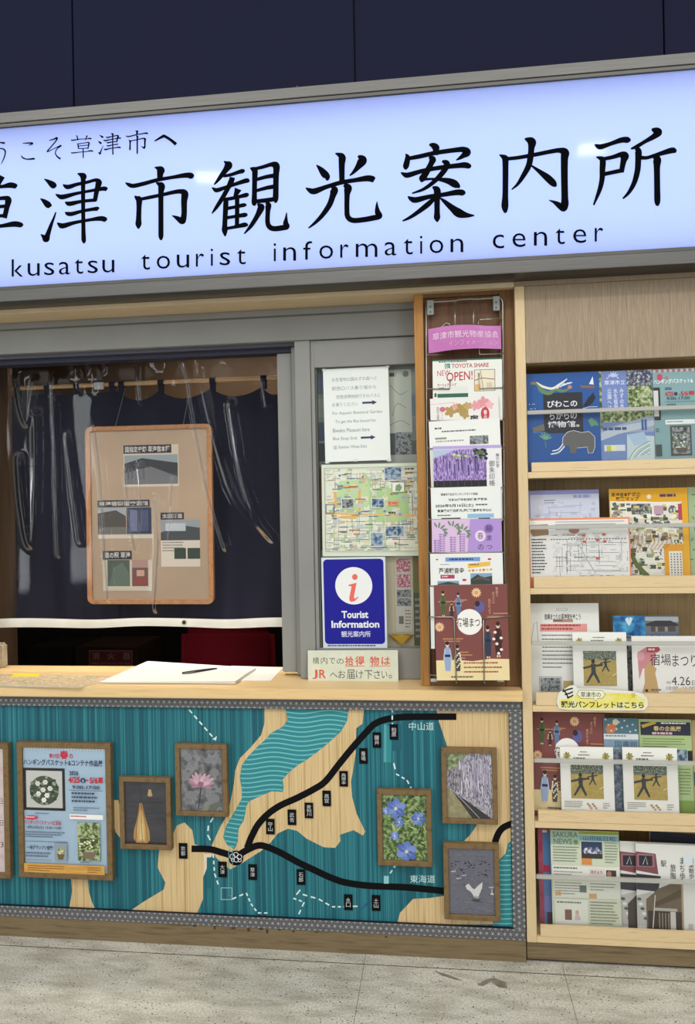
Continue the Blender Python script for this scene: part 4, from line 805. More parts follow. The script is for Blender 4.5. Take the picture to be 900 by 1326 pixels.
# row 3
p = leaf(2, 'flyer', 'white flyer with a pink text band, back left of third shelf', 'flyer', 685.5, 781.5, 776.5, 897, .06, '#dfdfd9'); s = p[0]
s.outline(722, 788, 736, 791, .4, '#7a7a78').text('宿場まつりの草津宿を歩こう', 706, 795, 753, 803, '#2c2a2c', .02).rect(717, 802, 743, 806, '#b08474').para(718, 803, 742, 805.5, 1, '#5a3a34', .6)
s.rect(700, 808, 761, 818, '#d8938c').para(702, 809, 759, 818, 2, '#8a3a3c', .45).para(702, 822, 757, 868, 9, '#6a6a68', .3, .7).outline(697, 876, 726, 895, .6, '#4a4a4c').rect(698.5, 877.5, 724.5, 894, DARKG).rect(728, 881, 741, 892, '#b49c62').line([(688, 830), (692, 808), (696, 805), (697, 832)], .6, '#8a8a88'); fin(p)
p = leaf(2, 'poster_card', 'blue leaflet with a pale heart shape beside a house photo, back of third shelf', 'leaflet', 795, 797.5, 880, 897, .075, '#2f6ea6'); s = p[0]
s.rect(795, 797.5, 837, 840, noise('blue_sea_print', 40, [(.3, '#123a6a'), (.5, '#2f7ab0'), (.7, '#5aa8c8')])).poly([(811, 802), (815, 799), (816, 803), (817, 799), (821, 801), (819, 806), (816, 811), (813, 807)], '#cfe0e4').rect(837, 798, 880, 822, '#6a6e72').poly([(837, 799), (880, 799), (880, 806), (837, 804)], '#a8acae').poly([(838, 808), (850, 804), (870, 804), (880, 809), (880, 811), (838, 811)], '#34363c').rect(844, 811, 876, 818, '#4f4a48').rect(850, 812, 853, 818, '#8d8a86').rect(862, 812, 866, 818, '#8d8a86').rect(795, 823, 880, 897, DARKG); fin(p)
p = leaf(2, 'booklet', 'white booklet with two exercising people, on the third shelf', 'booklet', 742, 819, 812, 897, .03, '#e4e3dd', t=.006); taichi(p[0], 742, 819, 812, 905); fin(p)
p = leaf(2, 'flyer', 'wide white festival flyer with gold silhouette and date, right of third shelf', 'flyer', 818.5, 824, 930, 899, .032, '#e3e0da'); s = p[0]
s.poly([(826, 845), (838, 838), (850, 846), (848, 862), (832, 866), (827, 880), (826, 860)], '#c8848a').poly([(834, 866), (838, 859), (844, 857), (846, 862), (850, 866), (848, 872), (850, 882), (852, 897), (830, 897), (834, 884)], '#bd9a66').ell(830, 850, 5, 6, '#d49aa0', 12)
s.poly([(838, 838), (854, 838), (856, 842), (852, 845), (838, 845)], '#b8404c').para(840, 840, 853, 844, 1, '#f0dcd8', .6)
s.text('宿場', 842, 847, 869, 862, '#23201f', .0).text('まつり', 871, 848, 902, 863, '#23201f', .0).text('2026', 862, 882, 868, 885, '#3a3634').text('4.26', 869, 876, 893, 887, '#3a3634').text('日', 895, 881, 900, 887, '#3a3634').text('10:00~16:00', 862, 888.5, 898, 893, '#5a5450').poly([(862, 897), (880, 890), (905, 893), (920, 899)], '#d8c09a').ell(836, 894, 2, 2, '#2a2a2c', 10).para(842, 892, 860, 896, 1, '#6a6662', .5); fin(p)
# row 4
p = leaf(3, 'flyer', 'maroon festival flyer with kimono figures, left of fourth shelf', 'flyer', 690.5, 924, 783, 1050, .055, '#7a4541', rot=-1.5); festival(p[0], 690.5, 924, 783, 1050); fin(p)
p = leaf(3, 'leaflet', 'slate blue leaflet with an orange animal drawing, between the two white booklets', 'leaflet', 783, 931, 828, 1050, .05, '#7b93a4'); s = p[0]
s.rect(783, 931, 828, 952, '#4f7382').poly([(785, 945), (790, 938), (797, 938), (801, 944), (796, 950), (788, 950)], '#c4764a').ell(799, 936, 4, 4, '#d4c8b0', 12)
for k in range(12): s.ell(786+k*3.5, 933+(k*7) % 16, 1.4, 1.2, '#c4ccc8', 7)
s.rect(783, 951, 828, 958, '#cfd4d4').para(785, 952.5, 826, 956.5, 1, '#7a8488', .5).text('図書館', 797, 960, 826, 968, '#40586a').rect(783, 971, 828, 1050, noise('slate_print', 80, [(.3, '#3a4654'), (.5, '#5f6c78'), (.7, '#8d98a0')])); fin(p)
p = leaf(3, 'flyer', 'green flyer with dark banner heading, right of fourth shelf', 'flyer', 828.5, 932.5, 897, 1052, .06, '#a8bd84'); s = p[0]
s.rect(831, 936, 896, 953, '#2f3340').poly([(832, 940), (850, 935), (852, 938), (834, 944)], '#c8a84a').text('春の企画展', 848, 941, 884, 948, '#e0c890', .02).para(846, 949, 894, 953, 1, '#d8b0b4', .7).para(858, 936.5, 894, 939.5, 1, '#e4e4e0', .6).para(833, 957, 892, 970, 4, '#6a7a54', .35).rect(876, 971, 890, 987, BLUEG).rect(891, 972, 897, 986, '#26282c').para(879, 995, 895, 1030, 9, '#6a7a54', .35).rect(878, 1035, 897, 1052, '#7f9a4a'); fin(p)
p = leaf(3, 'leaflet', 'tan leaflet with a dark blue band at the right end of fourth shelf', 'leaflet', 897.5, 934, 950, 1052, .064, '#b29a74'); p[0].rect(898, 1000, 950, 1018, '#3a4a5c').para(902, 940, 945, 990, 6, '#6a5a44'); fin(p)
p = leaf(3, 'booklet', 'white booklet with exercising people, left of the two on the fourth shelf', 'booklet', 726, 968, 795, 1050, .03, '#e4e3dd', t=.006); taichi(p[0], 726, 968, 795, 1050); fin(p)
p = leaf(3, 'booklet', 'white booklet with exercising people, right of the two on the fourth shelf', 'booklet', 807, 969, 878, 1052, .03, '#e4e3dd', t=.006); taichi(p[0], 807, 969, 878, 1052); fin(p)
# row 5
p = leaf(4, 'magazine', 'pink and blue magazine at the left end of the bottom shelf', 'magazine', 698, 1075.5, 745, 1200, .06, '#a94a62', t=.005); s = p[0]
s.rect(704, 1080, 745, 1197, '#4f78a8').rect(704, 1121, 712, 1130, '#b0304e').rect(704, 1160, 720, 1180, '#6a7ab0').rect(707, 1180, 716, 1196, '#4a3a44').rect(704, 1077, 710, 1080, '#e0d8dc').rect(699, 1085, 703, 1195, noise('pink_spine_print', 30, [(.3, '#8d3048'), (.7, '#b05a70')])); fin(p)
p = leaf(4, 'newsletter', 'pale green newsletter with a night photo of white blossoms, left of bottom shelf', 'newsletter', 714, 1077.5, 803, 1200, .04, '#c9cfb4', t=.003); s = p[0]
s.rect(714, 1077.5, 752, 1096, '#9fb4a0').text('SAKURA', 717, 1079.5, 750, 1086.5, '#5d7a68', .02).text('NEWS', 718, 1088, 742, 1095, '#5d7a68', .02).ell(747, 1092, 3, 3, '#6a8a5a', 12).rect(752, 1078, 803, 1082, '#8d9a3c').rect(752, 1083, 803, 1090, '#7aa0a8').text('山田桜日和', 757, 1084, 798, 1089.5, '#3a5a6c', .01)
s.rect(754, 1091, 781, 1112, '#34425e')
r = random.Random(6)
for k in range(30): s.ell(756+24*r.random(), 1099+8*r.random(), 1.6, 2, r.choice(['#c4bcc8', '#8d94ac', '#dcd4dc', '#5a6480']), 7)
s.rect(754, 1106, 781, 1112, '#3a3a3a').rect(754, 1112, 767, 1120, '#d08a48').para(717, 1098, 751, 1119, 6, '#7a8a80', .35).para(784, 1091, 801, 1119, 8, '#7a8a80', .35).rect(715, 1122, 802, 1137, '#dcdcd2').para(717, 1124, 760, 1127, 1, '#5a5a58', .6).para(717, 1129, 758, 1136, 2, '#8a8a84', .4).rect(763, 1125, 783, 1136, '#d8ccc4').text('花だより', 765, 1127, 780, 1131, '#7a3a34', .02).rect(785, 1126, 798, 1137, '#4a3a34').ell(789, 1131, 3, 4, '#a87a6a', 10)
s.rect(716, 1141, 802, 1162, '#d2d4c6').para(718, 1143, 758, 1160, 5, '#7a7a74', .35).rect(750, 1146, 759, 1155, '#6a6e68').rect(718, 1155, 726, 1160, '#c89a70').rect(762, 1156, 772, 1162, '#c89a70').para(764, 1143, 800, 1154, 3, '#7a7a74', .35)
s.rect(717, 1164, 760, 1197, '#d8d9cc').para(720, 1167, 756, 1171, 1, '#6a6a64', .5).rect(730, 1177, 739, 1190, '#7a5a54').ell(746, 1180, 2.4, 2.6, '#c8a090', 10).poly([(742, 1190), (744, 1182), (748, 1182), (751, 1190)], '#c4b8b4').para(763, 1166, 800, 1196, 8, '#7a7a74', .3, .75); fin(p)
p = leaf(4, 'album', 'dark blue book lying back at the right of the bottom shelf', 'book', 842, 1080, 912, 1200, .09, '#23242f', t=.012, rot=-2); p[0].rect(844, 1088, 908, 1094, '#34353f').para(850, 1098, 900, 1104, 1, '#8a8a94'); fin(p)
def walk(s, x0, y0):
    D = lambda a: x0+a; E_ = lambda b: y0+b
    s.poly([(D(0), E_(14)), (D(26), E_(16)), (D(29), E_(42)), (D(0), E_(38))], '#7a4a50').outline(D(2), E_(17), D(24), E_(33), 1.6, '#9a7478').rect(D(4), E_(19), D(21), E_(32), '#2f2c34').line([(D(9), E_(30)), (D(13), E_(20)), (D(15), E_(30))], .8, '#c9c4c4').poly([(D(0), E_(42)), (D(32), E_(44)), (D(28), E_(64)), (D(0), E_(62))], '#3e3a42').poly([(D(0), E_(70)), (D(20), E_(64)), (D(14), E_(108)), (D(0), E_(108))], '#b4b2ac')
    for k in range(5): s.ell(D(3+k*2), E_(74+k*6), 3, 2, ('#5a5a58', '#d8d8d4')[k % 2], 10)
for dx, lb, Y in ((0, 'walking guide leaflet with tunnel photo, half hidden behind its twin on the bottom shelf', .046), (21, 'large walking guide leaflet with tunnel photo and vertical lettering, front right of bottom shelf', .034)):
    p = leaf(4, 'leaflet', lb, 'leaflet', 803+dx, 1093+dx*.12, 925+dx*.4, 1200, Y, '#d9d8d2', rot=-.6); s = p[0]; walk(s, 803+dx, 1092)
    if dx:
        s.poly([(D, E_) for D, E_ in ((836, 1166), (852, 1152), (884, 1138), (884, 1204), (836, 1204))], '#6d5f4c').poly([(846, 1170), (884, 1150), (884, 1160), (846, 1176)], '#57493a').rect(838, 1180, 882, 1204, '#3c342c').rect(846, 1176, 876, 1179.5, '#b0aca4').rect(867, 1180, 874, 1204, '#c4c0b8').line([(848, 1160), (844, 1202)], 1.2, '#c9c5bc').rect(882, 1138, 884.5, 1204, '#a8977c')
        for k in range(4): s.rect(852+k*4, 1182, 853.5+k*4, 1202, '#8a7f70')
        for x, t, y0, y1 in ((896, '信楽散歩', 1111, 1137), (884, 'まち歩', 1111, 1139), (872, '旅陶', 1120, 1140), (860, '駅', 1116, 1124)): s.text(t, x-3.6, y0, x+3.6, y1, '#3a3836', .0, True)
        s.rect(890, 1194, 896, 1200, '#b4b2ac').poly([(886, 1108), (898, 1106), (898, 1120), (886, 1122)], '#cfd8da')
    else: s.poly([(812, 1172), (824, 1160), (824, 1204), (812, 1204)], '#4a4238')
    fin(p)
# yellow hand sign on the lip
b = Sheet(720, 888, 838.5, 920, -.006, body=False)
pts = [(724, 897), (731, 893), (738, 888.5), (744, 887.5), (748, 892), (760, 892), (775, 891.5), (790, 893), (820, 895), (832, 898), (838, 904), (838.5, 913), (834, 919), (815, 919.5), (780, 920), (735, 919.8), (723, 918), (720.5, 910), (722, 902)]
n = len(pts); fr_ = [b.P(*q) for q in pts]; bk = [b.P(*q, -.0042) for q in pts]
from mathutils.geometry import tessellate_polygon
tri = tessellate_polygon([[Vector((p[0], p[1], 0)) for p in pts]])
b.mb.add(fr_+bk, [(i, (i+1) % n, n+(i+1) % n, n+i) for i in range(n)]+[tuple(x+n for x in t) for t in tri], '#d6d4c8'); b.poly(pts, '#dedccf')
b.poly([(724, 917), (723, 908), (740, 902), (760, 898), (790, 897), (822, 898), (835, 905), (834, 914), (826, 917.5), (740, 918)], noise('yellow_glow_print', 30, [(.3, '#dccb4a'), (.5, '#e4d972'), (.7, '#dedcb8')]))
for q in ([(728, 896), (736, 893), (742, 891.5)], [(731, 900), (738, 898), (742, 896)], [(734, 904), (740, 902), (742, 900)], [(729, 893), (733, 898), (736, 905)]): b.line(q, 2, '#26241f')
pl = [(750, 894), (780, 894), (784, 899), (780, 904), (774, 904.5), (771, 908), (769, 904.5), (752, 904.5), (747, 899)]
b.poly(pl, '#e6e3c4').line(pl+[pl[0]], .6, '#4a4838').text('草津市の', 752, 896, 778, 903, '#2f2d26', .01).text('観光パンフレットはこちら', 726, 908, 833, 917, '#22211c', .025)
for k in range(6): b.petal(820, 900, k*60, 4, 2, '#c9b84a')
b.build('direction_sign', label='yellow and white hand shaped sign fixed to the third shelf lip', cat='sign')

# ---------------------------------------------------------------- brown board with the wire leaflet rack
bx0, bx1 = W(540.5, 640, .03).x, .2488
bz1 = 2.2312
bd = thing('display_board', ((bx0+bx1)/2, .07, ZC), 'tall brown wooden board beside the ticket window behind the wire rack', 'board')
b = MB(); b.box(bx0+.02, bx1-.02, .045, .115, ZC+.001, bz1-.001, BRN); b.build('back_panel', bd)
e0, e1 = W(552.5, 640, .03).x, W(651, 640, .03).x
b = MB(); b.box(bx0, e0, .03, .116, ZC+.001, bz1, BRNL, .001); b.build('side_strip', bd, label='orange brown left side strip')
b = MB(); b.box(e1, bx1, .03, .116, ZC+.001, bz1, BRND, .001); b.build('side_strip', bd, label='dark brown right side strip')
b = MB(); b.box(e0+.0005, e1-.0005, .032, .05, bz1-.012, bz1, BRND, .001); b.build('cross_strip', bd); b = MB(); b.box(e0+.0005, e1-.0005, .032, .05, ZC+.001, ZC+.02, BRND, .001); b.build('cross_strip', bd)
rk = thing('wire_rack', (.08, .02, .95), 'tall wire leaflet rack hanging on the brown board', 'leaflet rack')
Q = lambda px, py, Y=.02: W(px, py, Y)
def wire(b, pts, Y=.02, r=.0021): b.tube([Q(p[0], p[1], p[2] if len(p) > 2 else Y) for p in pts], r, WIRE, 6)
b = MB()
wire(b, [(556.5, 874), (554.5, 700), (552.5, 520), (551.5, 398), (553, 393.5), (557, 391.5), (590, 389.5), (595, 388), (611, 387), (615, 387.5), (646, 385.5), (649.5, 387), (651, 391), (651.8, 520), (653, 700), (655.5, 870)], r=.0028)
wire(b, [(556.5, 874), (600, 877), (655.5, 872)], r=.0028)
b.build('outer_frame', rk, smooth=True)
for xx in (589, 613):
    b = MB(); wire(b, [(xx, 389), (xx+.4, 440, .024)]); b.build('upright_wire', rk, smooth=True)
for x, y in ((557.5, 399), (642.5, 393.5)):
    b = MB(); p, q = Q(x-4, y+10, .03), Q(x+4, y-9, .03); b.box(p.x, q.x, .016, .0295, p.z, q.z, '#8f938e', .001)
    for k in (0, 1): c = Q(x, y-2+k*7, .016); b.tube([(c.x, .0165, c.z), (c.x, .0145, c.z)], .0035, '#5f625f', 8)
    b.build('mounting_clip', rk)
for i, yy in enumerate((459, 503, 545, 581, 632, 673, 716, 759)):
    Yw = .0035-.009*i
    b = MB()
    b = MB(); wire(b, [(552.7+.5*i, yy-2, .02), (553+.5*i, yy+.5, Yw), (582, yy+1-.4, Yw), (583, yy-12, Yw)] if i < 2 else [(552.7+.5*i, yy-2, .02), (553+.5*i, yy, Yw), (651.5+.4*i, yy-.8, Yw), (651.8+.4*i, yy-3, .02)])
    if i < 2: b.build('pocket_wire', rk, smooth=True); b = MB(); wire(b, [(651.8+.4*i, yy-3, .02), (651.5+.4*i, yy-1, Yw), (621, yy, Yw), (620, yy-20, Yw)])
    b.build('pocket_wire', rk, smooth=True)
b = MB(); wire(b, [(552.5, 441, .02), (578, 418, .0), (582, 419.5, -.0), (583, 424, .0)]); b.build('pocket_wire', rk, smooth=True); b = MB(); wire(b, [(651.6, 412, .02), (622, 413.6, .0), (619, 415.5, .0), (619, 422, .0)]); b.build('pocket_wire', rk, smooth=True)
b = MB(); wire(b, [(554.5, 798, .02), (553, 799, -.0695), (586, 799, -.0695), (588, 802, -.0695), (591, 884.5, -.0695), (592, 885, .0)]); b.build('front_loop', rk, smooth=True); b = MB(); wire(b, [(656, 797, .02), (661.5, 797.5, -.0695), (628, 800, -.0695), (626, 803, -.0695), (627, 884.5, -.0695), (628, 885, .0)]); b.build('front_loop', rk, smooth=True)
for x in (562, 648):
    b = MB(); c = Q(x, 880, .0); b.tube([(c.x-.011, -.01, c.z), (c.x+.011, -.01, c.z)], .006, '#b4bab4', 8); b.build('foot_cap', rk, smooth=True)
GR = 'leaflets in the wire rack'
def rl(i, label, x0, y0, x1, y1, yb, col, rot=0, t=.0035, cat='leaflet', name='leaflet'):
    Y = .0065-.009*i; s = Sheet(x0, y0, x1, y1, Y, body=False, rot=rot, step=6e-6); s.slab(x0, y0, x1, yb, col, t, '#c9c9c4'); s.k = dict(name=name, label=label, cat=cat, group=GR); return s
def rf(s): return s.build(s.k['name'], label=s.k['label'], cat=s.k['cat'], group=s.k['group'])
# pink header
hd = Sheet(554.5, 421, 648.5, 456.5, -.004, body=False); PK = noise('pink_card', 12, [(.3, '#b060a0'), (.7, '#bd70ac')], rough=.25, spec=.6)
def hp(u, v):
    p = hd.P(554.5+94*u, 424-3*math.sin(u*2.6)*.8+(33 if v > .5 else 0)*1+v*0, 0) if False else hd.P(554.5+94*u, 421.5+2.5*(1-math.sin(math.pi*min(1, u*1.25)))*(1-v)+34*v-1.5*u*v+2.0*math.sin(math.pi*u)*v*-1, 0)
    p.y -= .014*math.sin(math.pi*u)-.006*abs(math.sin(u*9))*.3; return p
hd.mb.grid(hp, 24, 4, PK)
def htext(t, u0, u1, v0, v1, c, bold):
    vs, fs = glyphs(t, bold)
    hd.mb.add([hp(u0+(u1-u0)*a, v0+(v1-v0)*b_)+Vector((0, -.0012, 0)) for a, b_ in vs], fs, c)
htext('草津市観光物産協会', .06, .97, .22, .52, '#dcbcd6', .01); htext('インフォメーション', .28, .96, .62, .84, '#d0a4c8', .0)
hd.build('header_card', label='glossy pink curved header card at the top of the wire rack', cat='sign')
RED = '#b03040'
s = rl(1, 'white car share flyer with red NEW OPEN lettering, topmost in the wire rack', 560, 464.5, 650, 509, 545, '#dcdcd4', rot=-.5)
s.rect(560, 464.5, 650, 466.5, '#2d5a48').para(568, 466.8, 642, 469.4, 1, '#4a4a48', .6).rect(576, 470, 583, 476.5, '#3a8a72').line([(577.5, 476), (577.5, 471), (581, 473), (577.5, 474.5), (582, 476.5)], .9, '#dcdcd4').text('TOYOTA SHARE', 585, 470.5, 633, 476, '#a8343f', .02)
s.text('NEW', 566, 479, 583, 486, RED, .0, slope=-1).text('OPEN!', 578, 482, 612, 493.5, RED, .01, slope=-2).text('カーシェアリング', 566, 495.5, 591, 499.5, RED, .03)
s.outline(614, 479, 641, 507, .7, '#5a5048').poly([(615, 481), (640, 480), (640, 506), (615, 506)], '#ded2b8').line([(615, 493), (624, 490), (640, 492)], 1, '#5a5048').line([(622, 480), (626, 506)], .8, '#8a7a68').rect(615, 498, 622, 506, '#d8a860').rect(630, 496, 637, 503, '#c8bca4')
s.rect(566, 500, 606, 509, '#d4d6d0').rect(566, 509, 606, 514, '#2f5f4a').para(568, 501, 576, 503.5, 1, '#4a4a48').rect(562, 508, 565, 513, '#3a5a4a'); rf(s)
s = rl(2, 'white flyer with pink and gold flowers, second in the wire rack', 557, 514.5, 645.5, 547, 585, '#dcdad4', rot=.6)
s.line([(557, 522), (590, 520.5)], .6, '#c8a0a0').text('宿場', 565, 525, 568.5, 544, '#6a5a5a', 0, True).text('まつり', 570, 525, 573.5, 545, '#b88a8a', 0, True).ell(573, 529, 4, 3.4, '#c06a74', 12)
for a, b_, r_, c in ((583, 532, 8, '#a88c52'), (590, 526, 5, '#d89a94'), (598, 530, 9, '#a48a4e'), (606, 526, 6, '#b49a62'), (616, 526, 7, '#d8949a'), (626, 522, 8, '#d68c94'), (634, 526, 6, '#e0aab0'), (602, 537, 6, '#a88c52')):
    for k in range(5): s.petal(a, b_, k*72+a, r_, r_*.7, c)
s.ell(628, 537, 5.6, 9, '#b8424c', 16).text('春の', 626, 532, 630.5, 544, '#ecd8d4', .02, True).text('宿', 608, 538, 619, 546, '#2a2624', .03); rf(s)
s = rl(3, 'white notice with small black text and a tiny photo, third in the wire rack', 555.5, 543.5, 647.5, 580, 640, '#dfe0da', rot=1.2)
s.para(563, 552, 574, 555, 1, '#3a3a3a', .7).para(572, 556.5, 624, 559.5, 1, '#5a5a5a', .6).rect(563, 565, 578, 567.5, '#8a8f80').para(564, 569, 604, 573, 1, '#9a9a98', .5).rect(608, 565, 632, 576, DARKG); rf(s)
s = rl(4, 'flyer with purple wisteria photo and a white lettered strip, fourth in the wire rack', 560.5, 577, 649.5, 631, 675, '#dedcda', rot=-.2)
s.rect(560.5, 577, 649.5, 581, '#b09cd0').rect(561, 581.5, 630, 631, PURP).rect(561, 622, 630, 631, '#262428').poly([(561, 581.5), (590, 581.5), (576, 588), (561, 592)], '#a8b8cc')
r = random.Random(12)
for k in range(40): s.ell(614+16*r.random(), 582+13*r.random(), 2.2, 1.6, r.choice(['#23301f', '#34482c', '#1c2430', '#5a6e44']), 7)
for k in range(10): s.ell(588+20*r.random(), 588+7*r.random(), 2.4, 1.6, r.choice(['#8da05a', '#6a8248', '#c4cc9a']), 7)
for k in range(46): x = 563+66*r.random(); y = 590+12*r.random(); s.line([(x, y), (x+.3, y+8+12*r.random())], 1.6, r.choice(['#6c5490', '#8670a8', '#4e3c70', '#a08cbc']))
for k in range(7): s.rect(565+9*k, 620, 565.8+9*k, 630, '#4a4446')
s.text('藤のお宮', 642, 588, 646.5, 606, '#4a4852', .0, True).text('御朱印帳', 633, 597, 640.5, 630, '#4a4852', .0, True); rf(s)
s = rl(5, 'white leaflet with bold black date lines, fifth in the wire rack', 558, 630.5, 648.5, 673, 715, '#dee0da', rot=.3)
s.text('草津市観光ボランティアガイド協会', 571, 638, 619, 641.5, '#2a2a2c', .03).text('創立30周年記念講演 座談会', 580, 645, 631, 648.5, '#2a2a2c', .03).text('2026年5月16日(土)', 563.5, 652, 613, 657, '#1f1f22', .03).para(616, 653, 638, 656, 1, '#4a4a4c', .6).text('草津宿の観光時代-芦浦観音寺を中心に', 566, 659, 636.5, 663, '#1f1f22', .035)
s.para(566, 666, 603, 668.5, 1, '#5a5a5c', .6).rect(571, 670, 596, 674, '#4a4a44').rect(605, 665.5, 639, 671, '#8db0d0').rect(619, 671, 634, 674, '#3a4a54'); rf(s)
s = rl(6, 'lilac wisteria festival leaflet with leaf drawings, sixth in the wire rack', 559, 672.5, 649, 716, 758, '#a98cc8', rot=-.5)
s.poly([(559, 672.5), (609, 672.5), (607, 690), (605, 716), (559, 716)], '#d0b4d0')
for a, b_ in ((570, 686), (588, 684), (600, 688)):
    for k in range(7): s.petal(a-4+k*2, b_-3+k*.8, -120+k*40, 8, 2.6, '#6a8468')
for a, b_, n_ in ((572, 692, 8), (586, 696, 9), (598, 692, 9), (565, 700, 6)):
    for k in range(n_*3): s.ell(a+(k % 3-1)*2.6*(1-.2*(k//3)/n_)+.5, b_+(k//3)*3, 1.6, 1.2, ('#8d70a8', '#b494c4', '#a484b8')[k % 3], 7)
s.ell(622, 694, 6.8, 7.2, '#e0cce0', 18).text('春', 618, 689.5, 626, 698.5, '#5a3a6a', .0).ell(633, 684.5, 6, 6, '#8a6cae', 16).text('藤', 629, 680.5, 637, 688.5, '#3d2850', .0).text('の', 619, 705, 626, 712, '#4a3060').text('ま', 630, 693, 637, 700, '#4a3060').text('つ', 630, 706, 637, 711, '#4a3060'); rf(s)
s = rl(7, 'white temple leaflet with blue bar and yellow tag, seventh in the wire rack', 557, 716.5, 651, 758, 800, '#dedfdb', rot=.2)
s.rect(577, 721.5, 622, 727, '#6f93c8').para(582, 723, 617, 726, 1, '#2a3a5c', .7).ell(566, 724, 1.6, 1, RED, 8).ell(634, 724.5, 2.6, 1.3, RED, 8).para(570, 730, 588, 732, 1, '#8a8a8c', .6).text('芦浦観音寺', 568, 735, 601, 742.5, '#232326', .02).rect(570, 744, 588.5, 749, '#a83a5c').para(572, 745.5, 587, 748, 1, '#e4ccd4', .6)
s.poly([(606, 730), (635, 727.5), (635, 733), (606, 736)], '#e0b44a').para(608, 730.5, 633, 733, 1, '#6a4a2a', .6)
for k in range(7): s.ell(608+k*4.6, 739-.2*k, 1.9, 1.6, ('#d8a84a', '#c8703c', '#e0c070')[k % 3], 8)
s.rect(609, 742.5, 637, 758, '#7f9cb8').poly([(609, 750), (618, 744), (626, 748), (637, 746), (637, 758), (609, 758)], '#34403a').poly([(611, 752), (622, 746), (634, 750), (634, 753), (622, 750)], '#5a5048').rect(566, 752, 594, 758, '#7a98b4').poly([(566, 756), (580, 753), (594, 756), (594, 758), (566, 758)], '#3a443c').ell(601, 751, 3, 1.6, RED, 8); rf(s)
s = rl(8, 'maroon festival poster with kimono figures, lowest in the wire rack', 563.5, 757, 658, 881, 881, '#7a4541', rot=.6, cat='poster', name='flyer'); festival(s, 563.5, 757, 658, 881); s.k['label'] = 'maroon festival flyer with kimono figures in the lowest pocket of the wire rack'; s.k['cat'] = 'flyer'; rf(s)
s = Sheet(557.5, 760, 562.3, 840, -.0635, '#d4d4d0', t=.0012); s.build('leaflet', label='white leaflet edge showing left of the lowest maroon flyer', cat='leaflet', group=GR)

# ---------------------------------------------------------------- on and behind the right window pane
s = Sheet(419.5, 476, 504, 597, .1462, '#dfe3de', rot=.4, t=.0006); IN = '#6d7480'
for t, x0, x1, y, h in (('水生植物公園みずの森へと', 430.5, 489, 488, 5), ('駅西口バス乗り場から', 430.5, 488, 499.5, 5), ('琵琶湖博物館行きのバスに', 436, 493, 510.5, 5), ('お乗りください', 430.5, 464, 520.5, 5)): s.text(t, x0, y, x1, y+h, IN, -.004)
for t, x0, x1, y in (('For Aquatic Botanical Garden', 430.5, 495, 532), ('To get the Bus bound for', 434, 487, 543), ('Biwako Museum here', 430.5, 478, 554), ('Bus Stop 2nd', 430.5, 461, 565), ('@ Station West Exit', 430.5, 474, 576)): s.text(t, x0, y, x1, y+5, IN, -.002)
for x, y in ((469.5, 522), (466.5, 567)): s.line([(x, y), (x+14, y)], 2.6, '#2b3a5c').poly([(x+13, y-3), (x+19, y), (x+13, y+3)], '#2b3a5c')
for x, y in ((421, 477), (503, 477), (422, 597), (459, 596), (502, 597)): s.ell(x, y, 3, 2, '#cfd6d2', 10)
s.build('notice', label='white typed bus directions notice with two arrows taped to the window', cat='notice')
s = Sheet(416.5, 600.5, 549, 720, .1455, '#cfd6c4', rot=-.3, t=.0006)
s.rect(420.5, 605, 549, 714, '#d6d9c6')
streets(s, 421, 606, 546, 713, 330, ['#aab89a', '#d0cba8', '#b4c0c4', '#d4d0bc', '#98a8ac', '#c4ae88', '#d8d8c8', '#a4b890', '#8d9ca4'], '#7d8478', .5, 21)
GRN = '#a4c48a'
s.poly([(440, 622), (475, 620), (484, 632), (482, 650), (472, 660), (450, 662), (436, 655), (434, 636)], '#b4cc98').poly([(488, 632), (528, 628), (530, 672), (512, 676), (486, 676)], GRN).line([(436, 634), (440, 630), (462, 630), (466, 634), (465, 666), (460, 670), (438, 669), (434, 664), (434, 638), (436, 634)], 3.4, '#d8a860').line([(421, 664), (520, 668), (546, 668)], 3, '#d8b070').line([(470, 612), (480, 630), (478, 700)], 3.2, '#a8c490', smooth=True).line([(500, 606), (498, 712)], 2.4, '#b4c4a4').line([(424, 650), (440, 650)], 2.4, '#d8b070')
r = random.Random(31)
for k in range(46): s.rect(*(lambda x, y: (x, y, x+5+9*r.random(), y+1))(424+108*r.random(), 609+100*r.random()), r.choice(['#5a6a6a', '#6a5a8a', '#a84a3a', '#4a6a9a', '#3a6a4a', '#7a7a6a']))
for k in range(26): s.rect(*(lambda x, y: (x, y, x+2.6, y+2.2))(424+108*r.random(), 609+100*r.random()), r.choice(['#d8d04a', '#c8503a', '#4a7ab8', '#e4e4dc', '#d08ab0', '#5a8a4a']))
for x0, y0, x1, y1 in ((442, 645, 459, 658), (481, 645, 498, 658), (498, 605, 521, 623), (479, 689, 496, 708), (498, 681, 523, 695)): s.rect(x0, y0, x1, y1, '#e2e2da').rect(x0+.8, y0+.8, x1-.8, y1-.8, BLUEG if x0 > 475 else DARKG)
s.rect(508, 625, 524, 638, '#e2e2d8').poly([(512, 636), (513, 629), (518, 627), (521, 632), (518, 637)], '#7a9a6a').outline(508, 625, 524, 638, .5, '#8d9488').rect(502, 649, 516, 655, '#d8a078').text('草津駅', 503, 650, 515, 654.5, '#b84a2a', .02).para(503, 663, 520, 666, 1, '#2f3f2a', .7).outline(421.5, 652, 433, 664, .8, '#3a5a8a').rect(524, 605, 546, 612, '#c8ccb8').para(525, 607, 546, 610, 1, '#4a4a44', .7)
for y in (607, 615, 640, 672, 684, 696, 704): s.rect(422, y, 431, y+5.5, '#e0dfd0').para(423, y+1, 430, y+4.5, 2, '#7a7a70', .4)
s.outline(420.5, 605, 549, 714, .6, '#8d9488')
s.build('map_poster', label='green and orange illustrated town map poster on the window pane', cat='poster')
